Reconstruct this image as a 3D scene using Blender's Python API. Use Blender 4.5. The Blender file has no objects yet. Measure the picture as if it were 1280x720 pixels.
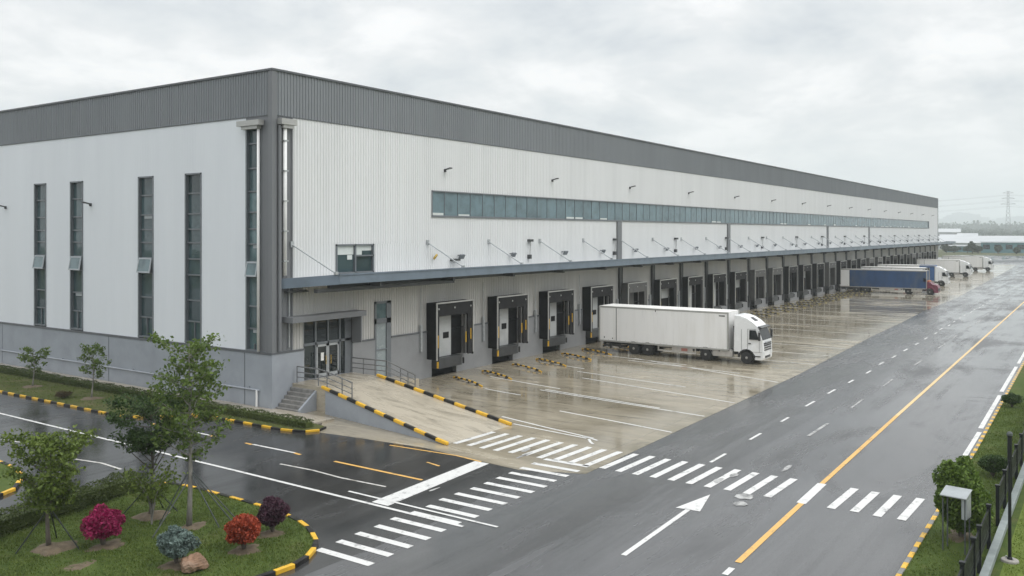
import bpy, bmesh, math, random
import numpy as np
from mathutils import Vector, Matrix

random.seed(7)
RNG = np.random.default_rng(11)
SC = bpy.context.scene
COL = SC.collection
R = math.radians
PI = math.pi

# ------------------------------------------------------------------ materials
def newmat(name):
    m = bpy.data.materials.new(name)
    m.use_nodes = True
    nt = m.node_tree
    b = nt.nodes['Principled BSDF']
    return m, nt, b

def lk(nt, a, b):
    nt.links.new(a, b)

def node(nt, t, **kw):
    n = nt.nodes.new(t)
    for k, v in kw.items():
        setattr(n, k, v)
    return n

def noise(nt, scale, detail=4, rough=.55, stretch=None, dist=0.0, seed=0.0):
    g = node(nt, 'ShaderNodeNewGeometry')
    mp = node(nt, 'ShaderNodeMapping')
    mp.inputs['Location'].default_value = (seed * 13.7, seed * 5.1, seed * 3.3)
    if stretch:
        mp.inputs['Scale'].default_value = stretch
    lk(nt, g.outputs['Position'], mp.inputs['Vector'])
    n = node(nt, 'ShaderNodeTexNoise')
    n.inputs['Scale'].default_value = scale
    n.inputs['Detail'].default_value = detail
    n.inputs['Roughness'].default_value = rough
    n.inputs['Distortion'].default_value = dist
    lk(nt, mp.outputs['Vector'], n.inputs['Vector'])
    return n.outputs['Fac']

def ramp(nt, fac, stops):
    r = node(nt, 'ShaderNodeValToRGB')
    el = r.color_ramp.elements
    while len(el) > 1:
        el.remove(el[-1])
    for i, (p, c) in enumerate(stops):
        e = el[0] if i == 0 else el.new(p)
        e.position = p
        if not isinstance(c, (tuple, list)):
            c = (c, c, c)
        e.color = (c[0], c[1], c[2], 1)
    lk(nt, fac, r.inputs['Fac'])
    return r.outputs['Color']

def mix(nt, fac, a, b, mode='MIX'):
    n = node(nt, 'ShaderNodeMix', data_type='RGBA', blend_type=mode)
    def setin(sock, v):
        if isinstance(v, (tuple, list)):
            sock.default_value = (v[0], v[1], v[2], 1)
        elif isinstance(v, (int, float)):
            sock.default_value = (v, v, v, 1)
        else:
            lk(nt, v, sock)
    if isinstance(fac, (int, float)):
        n.inputs[0].default_value = fac
    else:
        lk(nt, fac, n.inputs[0])
    setin(n.inputs[6], a)
    setin(n.inputs[7], b)
    return n.outputs[2]

def bump(nt, b, h, strength, dist=.02):
    n = node(nt, 'ShaderNodeBump')
    n.inputs['Strength'].default_value = strength
    n.inputs['Distance'].default_value = dist
    lk(nt, h, n.inputs['Height'])
    lk(nt, n.outputs['Normal'], b.inputs['Normal'])

def simple(name, c, rough=.5, metal=0, var=.25, scale=3.0, stretch=None, bmp=0, spec=None, dirt=None, dscale=.6):
    """base colour with a soft noise variation, and an optional dirt tone in patches"""
    m, nt, b = newmat(name)
    f = noise(nt, scale, 5, .6, stretch)
    lo = tuple(x * (1 - var) for x in c)
    hi = tuple(min(1, x * (1 + var)) for x in c)
    col = ramp(nt, f, [(.3, lo), (.7, hi)])
    if dirt:
        f2 = noise(nt, dscale, 6, .65, stretch, seed=2)
        k = ramp(nt, f2, [(.48, 0.0), (.72, .75)])
        col = mix(nt, k, col, dirt)
    lk(nt, col, b.inputs['Base Color'])
    rr = ramp(nt, noise(nt, scale * 1.7, 3, .5, stretch, seed=1), [(.3, max(0, rough - .1)), (.7, min(1, rough + .1))])
    lk(nt, rr, b.inputs['Roughness'])
    b.inputs['Metallic'].default_value = metal
    if spec is not None:
        b.inputs['Specular IOR Level'].default_value = spec
    if bmp:
        bump(nt, b, noise(nt, scale * 6, 4), bmp)
    return m

M = {}
M['white_sheet'] = simple('white_sheet', (.715, .725, .73), .45, 0, .03, .5, (1, 1, .05), dirt=(.65, .66, .665), dscale=.7)
M['white_sheet_end'] = simple('white_sheet_end', (.72, .75, .785), .45, 0, .025, .5, (1, 1, .12), dirt=(.66, .69, .73), dscale=.25)
M['low_sheet_shaded'] = simple('low_sheet_shaded', (.48, .475, .46), .5, 0, .06, .8, (1, 1, .15), dirt=(.42, .41, .39), dscale=.5)  # white cladding made greyer: the canopy's shade is put into this colour
M['grey_sheet'] = simple('grey_sheet', (.215, .23, .245), .45, 0, .05, .4, (1, 1, .2), dirt=(.19, .205, .22), dscale=.3)
M['corner_sheet'] = simple('corner_sheet', (.165, .172, .182), .45, 0, .06, .6, (1, 1, .15))
M['base_paint'] = simple('base_paint', (.30, .325, .36), .6, 0, .06, .7, dirt=(.24, .26, .29), dscale=.45, bmp=.05)
M['trim_dark'] = simple('trim_dark', (.10, .108, .118), .4, 0, .1, 2)
M['canopy_blue'] = simple('canopy_blue', (.15, .19, .235), .4, 0, .08, .6, dirt=(.11, .14, .17), dscale=.7)
M['canopy_top'] = simple('canopy_top', (.34, .36, .37), .45, 0, .1, .5)
M['soffit'] = simple('soffit', (.22, .22, .215), .6, 0, .1, .8)
M['steel_dark'] = simple('steel_dark', (.055, .058, .06), .45, .2, .2, 2)
M['black_rubber_and_dark'] = simple('black_rubber_and_dark', (.009, .009, .010), .8, 0, .25, 4, spec=.15)  # shelter rubber; also painted on unlit dock interiors and pits as their darkness
M['curtain'] = simple('curtain', (.020, .020, .021), .75, 0, .25, 1.5, spec=.2)
M['curtain_grey'] = simple('curtain_grey', (.085, .085, .083), .6, 0, .2, 1.5)
M['frame_alu'] = simple('frame_alu', (.42, .42, .405), .4, .3, .08, 2)
M['dock_door'] = simple('dock_door', (.41, .425, .425), .45, 0, .07, 1.2, dirt=(.30, .31, .31))
M['side_leaf'] = simple('side_leaf', (.27, .31, .32), .25, 0, .08, 1.5)
M['galv'] = simple('galv', (.42, .44, .45), .4, .35, .15, 5)
M['pipe_grey'] = simple('pipe_grey', (.34, .365, .40), .5, 0, .08, 2)
M['sash_grey'] = simple('sash_grey', (.34, .37, .39), .4, .1, .08, 2)
M['base_front_shaded'] = simple('base_front_shaded', (.245, .252, .26), .6, 0, .06, .7, dirt=(.19, .195, .20), dscale=.45, bmp=.05)  # darker copy of base_paint, canopy shade painted into the wall colour
M['yellow_old'] = simple('yellow_old', (.26, .21, .06), .6, 0, .3, 2)
M['pipe_white'] = simple('pipe_white', (.84, .84, .83), .4, 0, .05, 2)
M['alu_frame'] = simple('alu_frame', (.16, .175, .19), .4, .2, .08, 2)
M['yellow'] = simple('yellow', (.74, .43, .025), .45, 0, .12, 3, dirt=(.42, .26, .05), dscale=1.6)
M['black_paint'] = simple('black_paint', (.014, .014, .014), .5, 0, .4, 3, spec=.25, dirt=(.05, .048, .044), dscale=2)
M['kerb_grey'] = simple('kerb_grey', (.20, .20, .195), .6, 0, .2, 2)
M['rail_grey'] = simple('rail_grey', (.20, .205, .21), .4, .3, .15, 5)
M['conc_wall'] = simple('conc_wall', (.36, .34, .31), .7, 0, .12, 1.2, dirt=(.25, .235, .21), dscale=.8, bmp=.1)
M['step_conc'] = simple('step_conc', (.20, .195, .185), .7, 0, .25, 3, bmp=.15)
M['coping'] = simple('coping', (.25, .285, .28), .7, 0, .16, 2, dirt=(.15, .175, .17))
M['fence_black'] = simple('fence_black', (.014, .016, .018), .45, 0, .2, 3, spec=.3)
M['cabinet'] = simple('cabinet', (.36, .39, .40), .4, .3, .1, 3, dirt=(.30, .32, .33))
M['truck_white'] = simple('truck_white', (.80, .81, .81), .25, 0, .03, 1)
M['trailer_white'] = simple('trailer_white', (.87, .868, .86), .35, 0, .03, 1.6, (1, 1, .12), dirt=(.74, .73, .70), dscale=.9)
M['trailer_roof'] = simple('trailer_roof', (.78, .77, .74), .5, 0, .08, 1.0)
M['trailer_blue'] = simple('trailer_blue', (.010, .052, .15), .5, 0, .2, .9, (1, 1, .4), dirt=(.07, .09, .12))
M['tarp_grey'] = simple('tarp_grey', (.34, .33, .31), .5, 0, .12, .9)
M['magenta_paint'] = simple('magenta_paint', (.14, .012, .04), .35, 0, .12, 1.5)
M['blue_paint'] = simple('blue_paint', (.03, .10, .26), .35, 0, .12, 1.5)
M['orange_paint'] = simple('orange_paint', (.55, .16, .06), .45, 0, .15, 2)
M['chassis'] = simple('chassis', (.032, .031, .03), .6, .1, .35, 3)
M['tyre'] = simple('tyre', (.022, .022, .022), .75, 0, .25, 5)
M['rim'] = simple('rim', (.34, .33, .31), .5, .4, .25, 4)
M['guard_alu'] = simple('guard_alu', (.48, .46, .43), .45, .3, .2, 2.5)
M['red_mark'] = simple('red_mark', (.36, .15, .12), .5, 0, .15, 3)
M['black_plastic'] = simple('black_plastic', (.03, .031, .033), .45, 0, .2, 3)
M['lamp_glass'] = simple('lamp_glass', (.70, .72, .72), .15, 0, .05, 3)
M['amber'] = simple('amber', (.60, .22, .03), .3, 0, .1, 3)
M['bark'] = simple('bark', (.10, .085, .07), .85, 0, .35, 8, (1, 1, .3), bmp=.4)
M['bark_pale'] = simple('bark_pale', (.21, .20, .18), .85, 0, .35, 8, (1, 1, .3), bmp=.4)
M['stake'] = simple('stake', (.075, .085, .085), .7, 0, .3, 6)
M['stake_dark'] = simple('stake_dark', (.018, .024, .022), .6, 0, .3, 6)
M['soil'] = simple('soil', (.12, .092, .060), .9, 0, .35, 4, bmp=.6)
M['rock'] = simple('rock', (.20, .12, .075), .85, 0, .35, 3, dirt=(.32, .23, .17), dscale=2.5, bmp=.5)
M['dead_leaf'] = simple('dead_leaf', (.13, .085, .055), .8, 0, .4, 3)
M['handle_brass'] = simple('handle_brass', (.55, .38, .10), .3, .6, .1, 4)
M['paper'] = simple('paper', (.78, .78, .76), .7, 0, .04, 3)
M['blind'] = simple('blind', (.62, .66, .64), .6, 0, .05, 3)
M['roof_membrane'] = simple('roof_membrane', (.30, .31, .32), .7, 0, .1, .3)

def glass(name, c, rough=.04, var=.5):
    m, nt, b = newmat(name)
    g = node(nt, 'ShaderNodeNewGeometry')
    col = ramp(nt, g.outputs['Random Per Island'], [(0, tuple(x * (1 - var) for x in c)), (1, tuple(x * (1 + var) for x in c))])
    f = noise(nt, 1.1, 4, .6, seed=4)
    col = mix(nt, ramp(nt, f, [(.45, 0.0), (.7, .6)]), col, tuple(x * .45 for x in c))
    lk(nt, col, b.inputs['Base Color'])
    b.inputs['Roughness'].default_value = rough
    b.inputs['IOR'].default_value = 1.55
    bump(nt, b, noise(nt, .8, 2), .06, .05)
    return m
M['glass_ribbon'] = glass('glass_ribbon', (.12, .19, .215), .08, .12)
M['glass_tall'] = glass('glass_tall', (.046, .075, .082), .04, .55)
M['glass_corner'] = glass('glass_corner', (.085, .135, .145), .05, .6)
M['glass_dark'] = glass('glass_dark', (.012, .018, .019), .03, .5)
M['glass_truck'] = glass('glass_truck', (.008, .011, .012), .10, .3)
M['glass_truck'].node_tree.nodes['Principled BSDF'].inputs['Specular IOR Level'].default_value = .22
M['glass_sash'] = glass('glass_sash', (.13, .19, .205), .05, .3)

def leafmat(name, c1, c2, rough=.55, sub=.25):
    m, nt, b = newmat(name)
    g = node(nt, 'ShaderNodeNewGeometry')
    col = ramp(nt, g.outputs['Random Per Island'], [(0, c1), (1, c2)])
    f = noise(nt, 1.6, 3, .5, seed=6)
    col = mix(nt, ramp(nt, f, [(.35, 0.0), (.7, .5)]), col, tuple(x * 1.25 for x in c2))
    lk(nt, col, b.inputs['Base Color'])
    b.inputs['Roughness'].default_value = rough
    b.inputs['Specular IOR Level'].default_value = .3
    t = node(nt, 'ShaderNodeBsdfTranslucent')
    lk(nt, col, t.inputs['Color'])
    ms = node(nt, 'ShaderNodeMixShader')
    ms.inputs[0].default_value = sub
    lk(nt, b.outputs[0], ms.inputs[1])
    lk(nt, t.outputs[0], ms.inputs[2])
    lk(nt, ms.outputs[0], nt.nodes['Material Output'].inputs['Surface'])
    return m
M['leaf_fresh'] = leafmat('leaf_fresh', (.045, .080, .014), (.16, .215, .042), .5, .3)
M['leaf_dark'] = leafmat('leaf_dark', (.020, .046, .014), (.058, .10, .026))
M['leaf_mid'] = leafmat('leaf_mid', (.045, .085, .018), (.14, .20, .045), .5, .35)
M['leaf_hedge'] = leafmat('leaf_hedge', (.022, .038, .008), (.08, .105, .026))
M['leaf_hedge_red'] = leafmat('leaf_hedge_red', (.05, .026, .014), (.075, .06, .022))
M['leaf_magenta'] = leafmat('leaf_magenta', (.11, .004, .030), (.40, .022, .12))
M['leaf_blue'] = leafmat('leaf_blue', (.06, .095, .085), (.20, .265, .24))
M['leaf_red'] = leafmat('leaf_red', (.12, .018, .010), (.42, .075, .032))
M['leaf_purple'] = leafmat('leaf_purple', (.030, .010, .020), (.085, .035, .055))
M['leaf_topiary'] = leafmat('leaf_topiary', (.026, .060, .010), (.16, .24, .045))
M['leaf_far'] = leafmat('leaf_far', (.022, .036, .018), (.045, .065, .030))
M['blade'] = leafmat('blade', (.050, .088, .014), (.13, .17, .035), .6, .3)
M['blade_bright'] = leafmat('blade_bright', (.09, .14, .02), (.19, .24, .05), .6, .3)

def m_lawn(name, a, b_, soil, lo=.55):
    m, nt, b = newmat(name)
    f = noise(nt, 2.2, 7, .7)
    col = ramp(nt, f, [(.3, a), (.7, b_)])
    s = noise(nt, .5, 5, .65, seed=3)
    col = mix(nt, ramp(nt, s, [(lo, 0.0), (lo + .2, .85)]), col, soil)
    lk(nt, col, b.inputs['Base Color'])
    b.inputs['Roughness'].default_value = .9
    b.inputs['Specular IOR Level'].default_value = .2
    bump(nt, b, noise(nt, 18, 5), .6, .05)
    return m
M['lawn'] = m_lawn('lawn', (.042, .072, .013), (.08, .11, .024), (.12, .105, .05), .55)
M['lawn_bright'] = m_lawn('lawn_bright', (.09, .135, .022), (.15, .195, .04), (.115, .115, .05), .64)
M['lawn_verge'] = m_lawn('lawn_verge', (.060, .075, .022), (.095, .100, .036), (.13, .11, .062), .5)
M['terrain'] = m_lawn('terrain', (.060, .072, .030), (.10, .105, .05), (.12, .11, .07), .5)

def m_asphalt(name, c, ro):
    m, nt, b = newmat(name)
    streak = noise(nt, 1.0, 5, .6, (.03, .95, 1), .3, seed=7)
    patch = noise(nt, .07, 3, .5, (.5, 1, 1), 2.0, seed=9)
    big = noise(nt, .16, 5, .6, (.35, 1.0, 1), 1.2)            # long worn streaks along the main road
    med = noise(nt, .9, 5, .65, seed=2)
    fine = noise(nt, 45, 3, .7, seed=3)
    col = ramp(nt, big, [(.30, tuple(x * .62 for x in c)), (.52, c), (.72, tuple(x * 1.7 for x in c))])
    col = mix(nt, ramp(nt, med, [(.35, 0.0), (.75, .55)]), col, tuple(x * .8 for x in c))
    col = mix(nt, ramp(nt, streak, [(.42, 0.0), (.70, .75)]), col, tuple(x * 1.9 for x in c))
    col = mix(nt, ramp(nt, patch, [(.47, 0.0), (.56, .5)]), col, tuple(x * .55 for x in c))
    col = mix(nt, .35, col, ramp(nt, fine, [(.3, tuple(x * .4 for x in c)), (.7, tuple(x * 2.1 for x in c))]))
    lk(nt, col, b.inputs['Base Color'])
    wet = noise(nt, .23, 6, .65, (.4, 1.0, 1), .8, seed=5)
    r1 = ramp(nt, mix(nt, .35, wet, streak), ro)
    lk(nt, r1, b.inputs['Roughness'])
    b.inputs['IOR'].default_value = 1.5
    bump(nt, b, fine, .10, .01)
    return m
M['asphalt'] = m_asphalt('asphalt', (.066, .067, .069), [(.41, .045), (.50, .17), (.60, .42)])
M['asphalt_dark'] = m_asphalt('asphalt_dark', (.030, .030, .030), [(.40, .05), (.50, .14), (.62, .36)])

def m_concrete(name, dry, wetc, slabs=True, wet_shift=0.0):
    m, nt, b = newmat(name)
    big = noise(nt, .11, 6, .62, (1.2, .45, 1), 1.0, seed=1)
    med = noise(nt, .55, 6, .7, (1.6, .35, 1), .6, seed=2)
    fine = noise(nt, 30, 3, .6, seed=3)
    w = mix(nt, .45, big, med)
    col = ramp(nt, w, [(.38 - wet_shift, wetc), (.50 - wet_shift, tuple(.5 * (x + y) for x, y in zip(dry, wetc))), (.62 - wet_shift, dry)])
    stain = noise(nt, .9, 6, .72, (1.0, .22, 1), 1.5, seed=4)
    col = mix(nt, ramp(nt, stain, [(.52, 0.0), (.70, .8)]), col, tuple(x * .48 for x in wetc))
    col = mix(nt, .14, col, ramp(nt, fine, [(.3, tuple(x * .4 for x in dry)), (.7, tuple(x * 1.5 for x in dry))]))
    if slabs:
        g = node(nt, 'ShaderNodeNewGeometry')
        s = node(nt, 'ShaderNodeSeparateXYZ')
        lk(nt, g.outputs['Position'], s.inputs[0])
        tot = None
        for ax, per in ((0, 5.0), (1, 5.0)):
            d = node(nt, 'ShaderNodeMath', operation='DIVIDE'); lk(nt, s.outputs[ax], d.inputs[0]); d.inputs[1].default_value = per
            f = node(nt, 'ShaderNodeMath', operation='FRACT'); lk(nt, d.outputs[0], f.inputs[0])
            l = node(nt, 'ShaderNodeMath', operation='LESS_THAN'); lk(nt, f.outputs[0], l.inputs[0]); l.inputs[1].default_value = .005
            if tot is None:
                tot = l.outputs[0]
            else:
                mx = node(nt, 'ShaderNodeMath', operation='MAXIMUM'); lk(nt, tot, mx.inputs[0]); lk(nt, l.outputs[0], mx.inputs[1])
                k = node(nt, 'ShaderNodeMath', operation='MULTIPLY'); lk(nt, mx.outputs[0], k.inputs[0]); k.inputs[1].default_value = .6
                tot = k.outputs[0]
        col = mix(nt, tot, col, (.05, .048, .043))
    lk(nt, col, b.inputs['Base Color'])
    r = ramp(nt, w, [(.44 - wet_shift, .025), (.52 - wet_shift, .10), (.64 - wet_shift, .36)])
    lk(nt, r, b.inputs['Roughness'])
    b.inputs['IOR'].default_value = 1.45
    bump(nt, b, fine, .05, .01)
    return m
M['apron'] = m_concrete('apron', (.37, .328, .25), (.185, .162, .115), True, .0)
M['ramp_conc'] = m_concrete('ramp_conc', (.43, .385, .305), (.30, .262, .20), False, .06)
M['walk_conc'] = m_concrete('walk_conc', (.38, .34, .275), (.29, .257, .205), False, .08)

def m_paint(name, c, under, wear=.60):
    m, nt, b = newmat(name)
    f = noise(nt, 2.6, 7, .75, seed=1)
    k = ramp(nt, f, [(wear, 0.0), (wear + .12, .85)])
    f2 = noise(nt, 9, 4, .6, seed=2)
    cc = ramp(nt, f2, [(.3, tuple(x * .86 for x in c)), (.7, c)])
    lk(nt, mix(nt, k, cc, under), b.inputs['Base Color'])
    b.inputs['Roughness'].default_value = .45
    return m
M['mark_white'] = m_paint('mark_white', (.68, .68, .665), (.12, .12, .12), .55)
M['mark_worn'] = m_paint('mark_worn', (.58, .57, .54), (.17, .155, .13), .50)
M['mark_yellow'] = m_paint('mark_yellow', (.72, .42, .11), (.12, .10, .08), .55)
M['mark_yellow_pale'] = m_paint('mark_yellow_pale', (.74, .52, .24), (.12, .10, .08), .58)
M['mark_faint'] = m_paint('mark_faint', (.46, .46, .45), (.09, .09, .09), .46)

# ------------------------------------------------------------------ mesh builder
ORG = {}
class MB:
    def __init__(s):
        s.v = []; s.f = []; s.m = []
    def add(s, vs, fs, mi=0):
        o = len(s.v)
        s.v += [tuple(v) for v in vs]
        s.f += [tuple(i + o for i in f) for f in fs]
        s.m += [mi] * len(fs)
        return s
    def box(s, x0, y0, z0, x1, y1, z1, mi=0):
        x0, x1 = min(x0, x1), max(x0, x1); y0, y1 = min(y0, y1), max(y0, y1); z0, z1 = min(z0, z1), max(z0, z1)
        v = [(x0, y0, z0), (x1, y0, z0), (x1, y1, z0), (x0, y1, z0), (x0, y0, z1), (x1, y0, z1), (x1, y1, z1), (x0, y1, z1)]
        return s.add(v, [(0, 3, 2, 1), (4, 5, 6, 7), (0, 1, 5, 4), (1, 2, 6, 5), (2, 3, 7, 6), (3, 0, 4, 7)], mi)
    def bar(s, p0, p1, w, h, mi=0, up=(0, 0, 1)):
        p0, p1 = Vector(p0), Vector(p1)
        d = (p1 - p0).normalized()
        u = Vector(up)
        if abs(d.dot(u)) > .95:
            u = Vector((1, 0, 0))
        sd = d.cross(u).normalized(); u = sd.cross(d).normalized()
        v = []
        for p in (p0, p1):
            for a, b in ((-1, -1), (1, -1), (1, 1), (-1, 1)):
                v.append(p + sd * (a * w / 2) + u * (b * h / 2))
        return s.add(v, [(0, 3, 2, 1), (4, 5, 6, 7), (0, 1, 5, 4), (1, 2, 6, 5), (2, 3, 7, 6), (3, 0, 4, 7)], mi)
    def tube(s, pts, rad, n=8, mi=0, cap=True):
        pts = [Vector(p) for p in pts]
        if not isinstance(rad, (list, tuple)):
            rad = [rad] * len(pts)
        vs = []; fs = []
        for i, p in enumerate(pts):
            d = (pts[min(i + 1, len(pts) - 1)] - pts[max(i - 1, 0)])
            d = d.normalized() if d.length > 1e-9 else Vector((0, 0, 1))
            a = Vector((1, 0, 0)) if abs(d.x) < .8 else Vector((0, 1, 0))
            e1 = d.cross(a).normalized(); e2 = d.cross(e1)
            for k in range(n):
                t = 2 * PI * k / n
                vs.append(p + (e1 * math.cos(t) + e2 * math.sin(t)) * rad[i])
        for i in range(len(pts) - 1):
            for k in range(n):
                a = i * n + k; b = i * n + (k + 1) % n
                fs.append((a, b, b + n, a + n))
        if cap:
            fs.append(tuple(range(n - 1, -1, -1)))
            fs.append(tuple(range((len(pts) - 1) * n, len(pts) * n)))
        return s.add(vs, fs, mi)
    def poly(s, pts, z, mi=0):
        return s.add([(p[0], p[1], z) for p in pts], [tuple(range(len(pts)))], mi)
    def prism(s, pts, z0, z1, mi=0):
        n = len(pts)
        v = [(p[0], p[1], z0) for p in pts] + [(p[0], p[1], z1) for p in pts]
        f = [tuple(range(n - 1, -1, -1)), tuple(range(n, 2 * n))] + [(i, (i + 1) % n, (i + 1) % n + n, i + n) for i in range(n)]
        return s.add(v, f, mi)
    def strip(s, pts, w, z, mi=0):
        """flat painted strip of width w along a polyline"""
        P = [Vector((p[0], p[1], 0)) for p in pts]
        vs = []
        for i, p in enumerate(P):
            d = (P[min(i + 1, len(P) - 1)] - P[max(i - 1, 0)]).normalized()
            nn = Vector((-d.y, d.x, 0)) * (w / 2)
            vs += [(p + nn).to_tuple()[:2] + (z,), (p - nn).to_tuple()[:2] + (z,)]
        fs = [(2 * i, 2 * i + 1, 2 * i + 3, 2 * i + 2) for i in range(len(P) - 1)]
        return s.add(vs, fs, mi)
    def lathe(s, prof, axis, c, n=24, mi=0):
        """prof = [(radius, offset along axis)]; axis 'x' 'y' or 'z'"""
        vs = []; fs = []
        for r, o in prof:
            for k in range(n):
                t = 2 * PI * k / n
                a, b = r * math.cos(t), r * math.sin(t)
                vs.append({'x': (c[0] + o, c[1] + a, c[2] + b), 'y': (c[0] + a, c[1] + o, c[2] + b), 'z': (c[0] + a, c[1] + b, c[2] + o)}[axis])
        for i in range(len(prof) - 1):
            for k in range(n):
                a = i * n + k; b = i * n + (k + 1) % n
                fs.append((a, b, b + n, a + n))
        fs.append(tuple(range(n))); fs.append(tuple(range((len(prof) - 1) * n, len(prof) * n)))
        return s.add(vs, fs, mi)
    def build(s, name, mats, parent=None, loc=None, bevel=0, smooth=False, segs=2, angle=35):
        me = bpy.data.meshes.new(name)
        org = Vector(ORG.get(parent, (0, 0, 0))) if parent else Vector(loc or (0, 0, 0))
        me.from_pydata([(v[0] - org[0], v[1] - org[1], v[2] - org[2]) for v in s.v], [], s.f)
        if isinstance(mats, str):
            mats = [mats]
        for k in mats:
            me.materials.append(M[k])
        if len(mats) > 1:
            me.polygons.foreach_set('material_index', s.m)
        bm = bmesh.new(); bm.from_mesh(me)
        bmesh.ops.recalc_face_normals(bm, faces=bm.faces)
        bm.to_mesh(me); bm.free()
        if smooth:
            me.polygons.foreach_set('use_smooth', [True] * len(me.polygons))
        me.update()
        o = bpy.data.objects.new(name, me)
        COL.objects.link(o)
        if parent:
            o.parent = parent
            ORG[o] = ORG.get(parent, (0, 0, 0))
        else:
            o.location = org
            ORG[o] = tuple(org)
        if bevel:
            b = o.modifiers.new('bevel', 'BEVEL')
            b.width = bevel; b.segments = segs; b.limit_method = 'ANGLE'; b.angle_limit = R(angle)
        return o

def tag(o, label=None, cat=None, group=None, kind=None):
    if label: o['label'] = label
    if cat: o['category'] = cat
    if group: o['group'] = group
    if kind: o['kind'] = kind
    return o

def empty(name, loc, label, cat, group=None, world=False, rz=0):
    o = bpy.data.objects.new(name, None)
    o.empty_display_size = .2
    o.location = loc
    o.rotation_euler = (0, 0, rz)
    COL.objects.link(o)
    ORG[o] = tuple(loc) if world else (0, 0, 0)
    return tag(o, label, cat, group)

def struct(mb, name, mats, **kw):
    o = mb.build(name, mats, **kw)
    o['kind'] = 'structure'
    return o

def kids(o):
    return [c for c in bpy.data.objects if c.parent == o]

def copy_tree(o, parent=None):
    c = o.copy()
    COL.objects.link(c)
    if parent:
        c.parent = parent
    for ch in kids(o):
        copy_tree(ch, c)
    return c

def quads_mesh(name, Q, mat, parent=None, loc=(0, 0, 0), tri=False):
    """Q: (n,k,3) array of polygons with k corners"""
    n, k, _ = Q.shape
    org = np.array(ORG.get(parent, (0, 0, 0)) if parent else loc, dtype=np.float64)
    V = (Q.reshape(-1, 3) - org).astype(np.float32)
    me = bpy.data.meshes.new(name)
    me.vertices.add(n * k); me.vertices.foreach_set('co', V.ravel())
    me.loops.add(n * k); me.loops.foreach_set('vertex_index', np.arange(n * k, dtype=np.int32))
    me.polygons.add(n); me.polygons.foreach_set('loop_start', np.arange(0, n * k, k, dtype=np.int32))
    me.polygons.foreach_set('loop_total', np.full(n, k, dtype=np.int32))
    me.materials.append(M[mat])
    me.update(calc_edges=True)
    o = bpy.data.objects.new(name, me)
    COL.objects.link(o)
    if parent:
        o.parent = parent; ORG[o] = ORG.get(parent, (0, 0, 0))
    else:
        o.location = loc; ORG[o] = tuple(loc)
    return o

def leaf_quads(P, size, jitter=.35, droop=0.0, aspect=.5):
    """one pointed leaf per point, random orientation"""
    n = len(P)
    d = RNG.normal(size=(n, 3)); d[:, 2] -= droop
    d /= np.linalg.norm(d, axis=1)[:, None]
    a = RNG.normal(size=(n, 3))
    w = np.cross(d, a); w /= np.linalg.norm(w, axis=1)[:, None] + 1e-9
    s = size * (1 + jitter * RNG.uniform(-1, 1, n))[:, None]
    nn = np.cross(d, w)
    Q = np.stack([P - d * s * .5, P + w * s * aspect * .5 + nn * s * .08, P + d * s * .5, P - w * s * aspect * .5 + nn * s * .08], axis=1)
    return Q

def in_ellipsoid(n, c, r, shell=0.0):
    d = RNG.normal(size=(n, 3)); d /= np.linalg.norm(d, axis=1)[:, None]
    t = RNG.uniform(shell ** 3, 1, n) ** (1 / 3)
    return np.array(c) + d * t[:, None] * np.array(r)

# ------------------------------------------------------------------ the ground
XW, YW = 34.8, 41.05          # the warehouse corner nearest the camera
XE, YB = 272.7, 131.0         # far ends of the warehouse
struct(MB().poly([(-250, -900), (6400, -900), (6400, 1600), (-250, 1600)], 0), 'ground', 'terrain')

def kerb_line(x):             # right-hand kerb of the main road
    return np.interp(x, [-60, 28, 47, 82, 150, 300, 460], [5.3, 5.45, 5.53, 6.02, 6.9, 8.8, 10.8])
def apron_line(x):
    return np.interp(x, [33.5, 66, 77, 95, 110, 128, 155, 215, 272, 330], [18.95, 19.25, 19.6, 20.2, 20.4, 21.0, 20.8, 22.5, 24.0, 26.0])

xs = list(range(-60, 461, 20))
pts = [(x, float(kerb_line(x))) for x in xs] + [(460, 62), (300, 60), (34, 42.0), (34, 140), (-60, 140)]
struct(MB().poly(pts, .004), 'road', 'asphalt')

struct(MB().poly([(-60, 20.9), (10, 20.7), (24, 20.3), (31, 20.9), (33, 20.5), (34, 21.5), (34, 140), (-60, 140)], .007), 'side_road', 'asphalt_dark')

ap = [(33.3, 18.95)] + [(x, float(apron_line(x))) for x in (38, 48, 66, 77, 95, 110, 128, 155, 185, 215, 240, 272, 330)]
ap += [(330, 62), (290, 60), (276, 42), (34.0, 41.9), (34.0, 36.0), (32.3, 34.4), (32.5, 32.8), (32.9, 27.7), (32.4, 23.7), (32.2, 21.7)]
struct(MB().poly(ap, .010), 'loading_apron', 'apron')

# paved strip between hedge and wall, and the forecourt at the foot of the steps
struct(MB().prism([(33.4, 36.0), (34.9, 36.0), (34.9, 139), (33.4, 139)], 0, .11), 'footpath', 'walk_conc')

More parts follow.
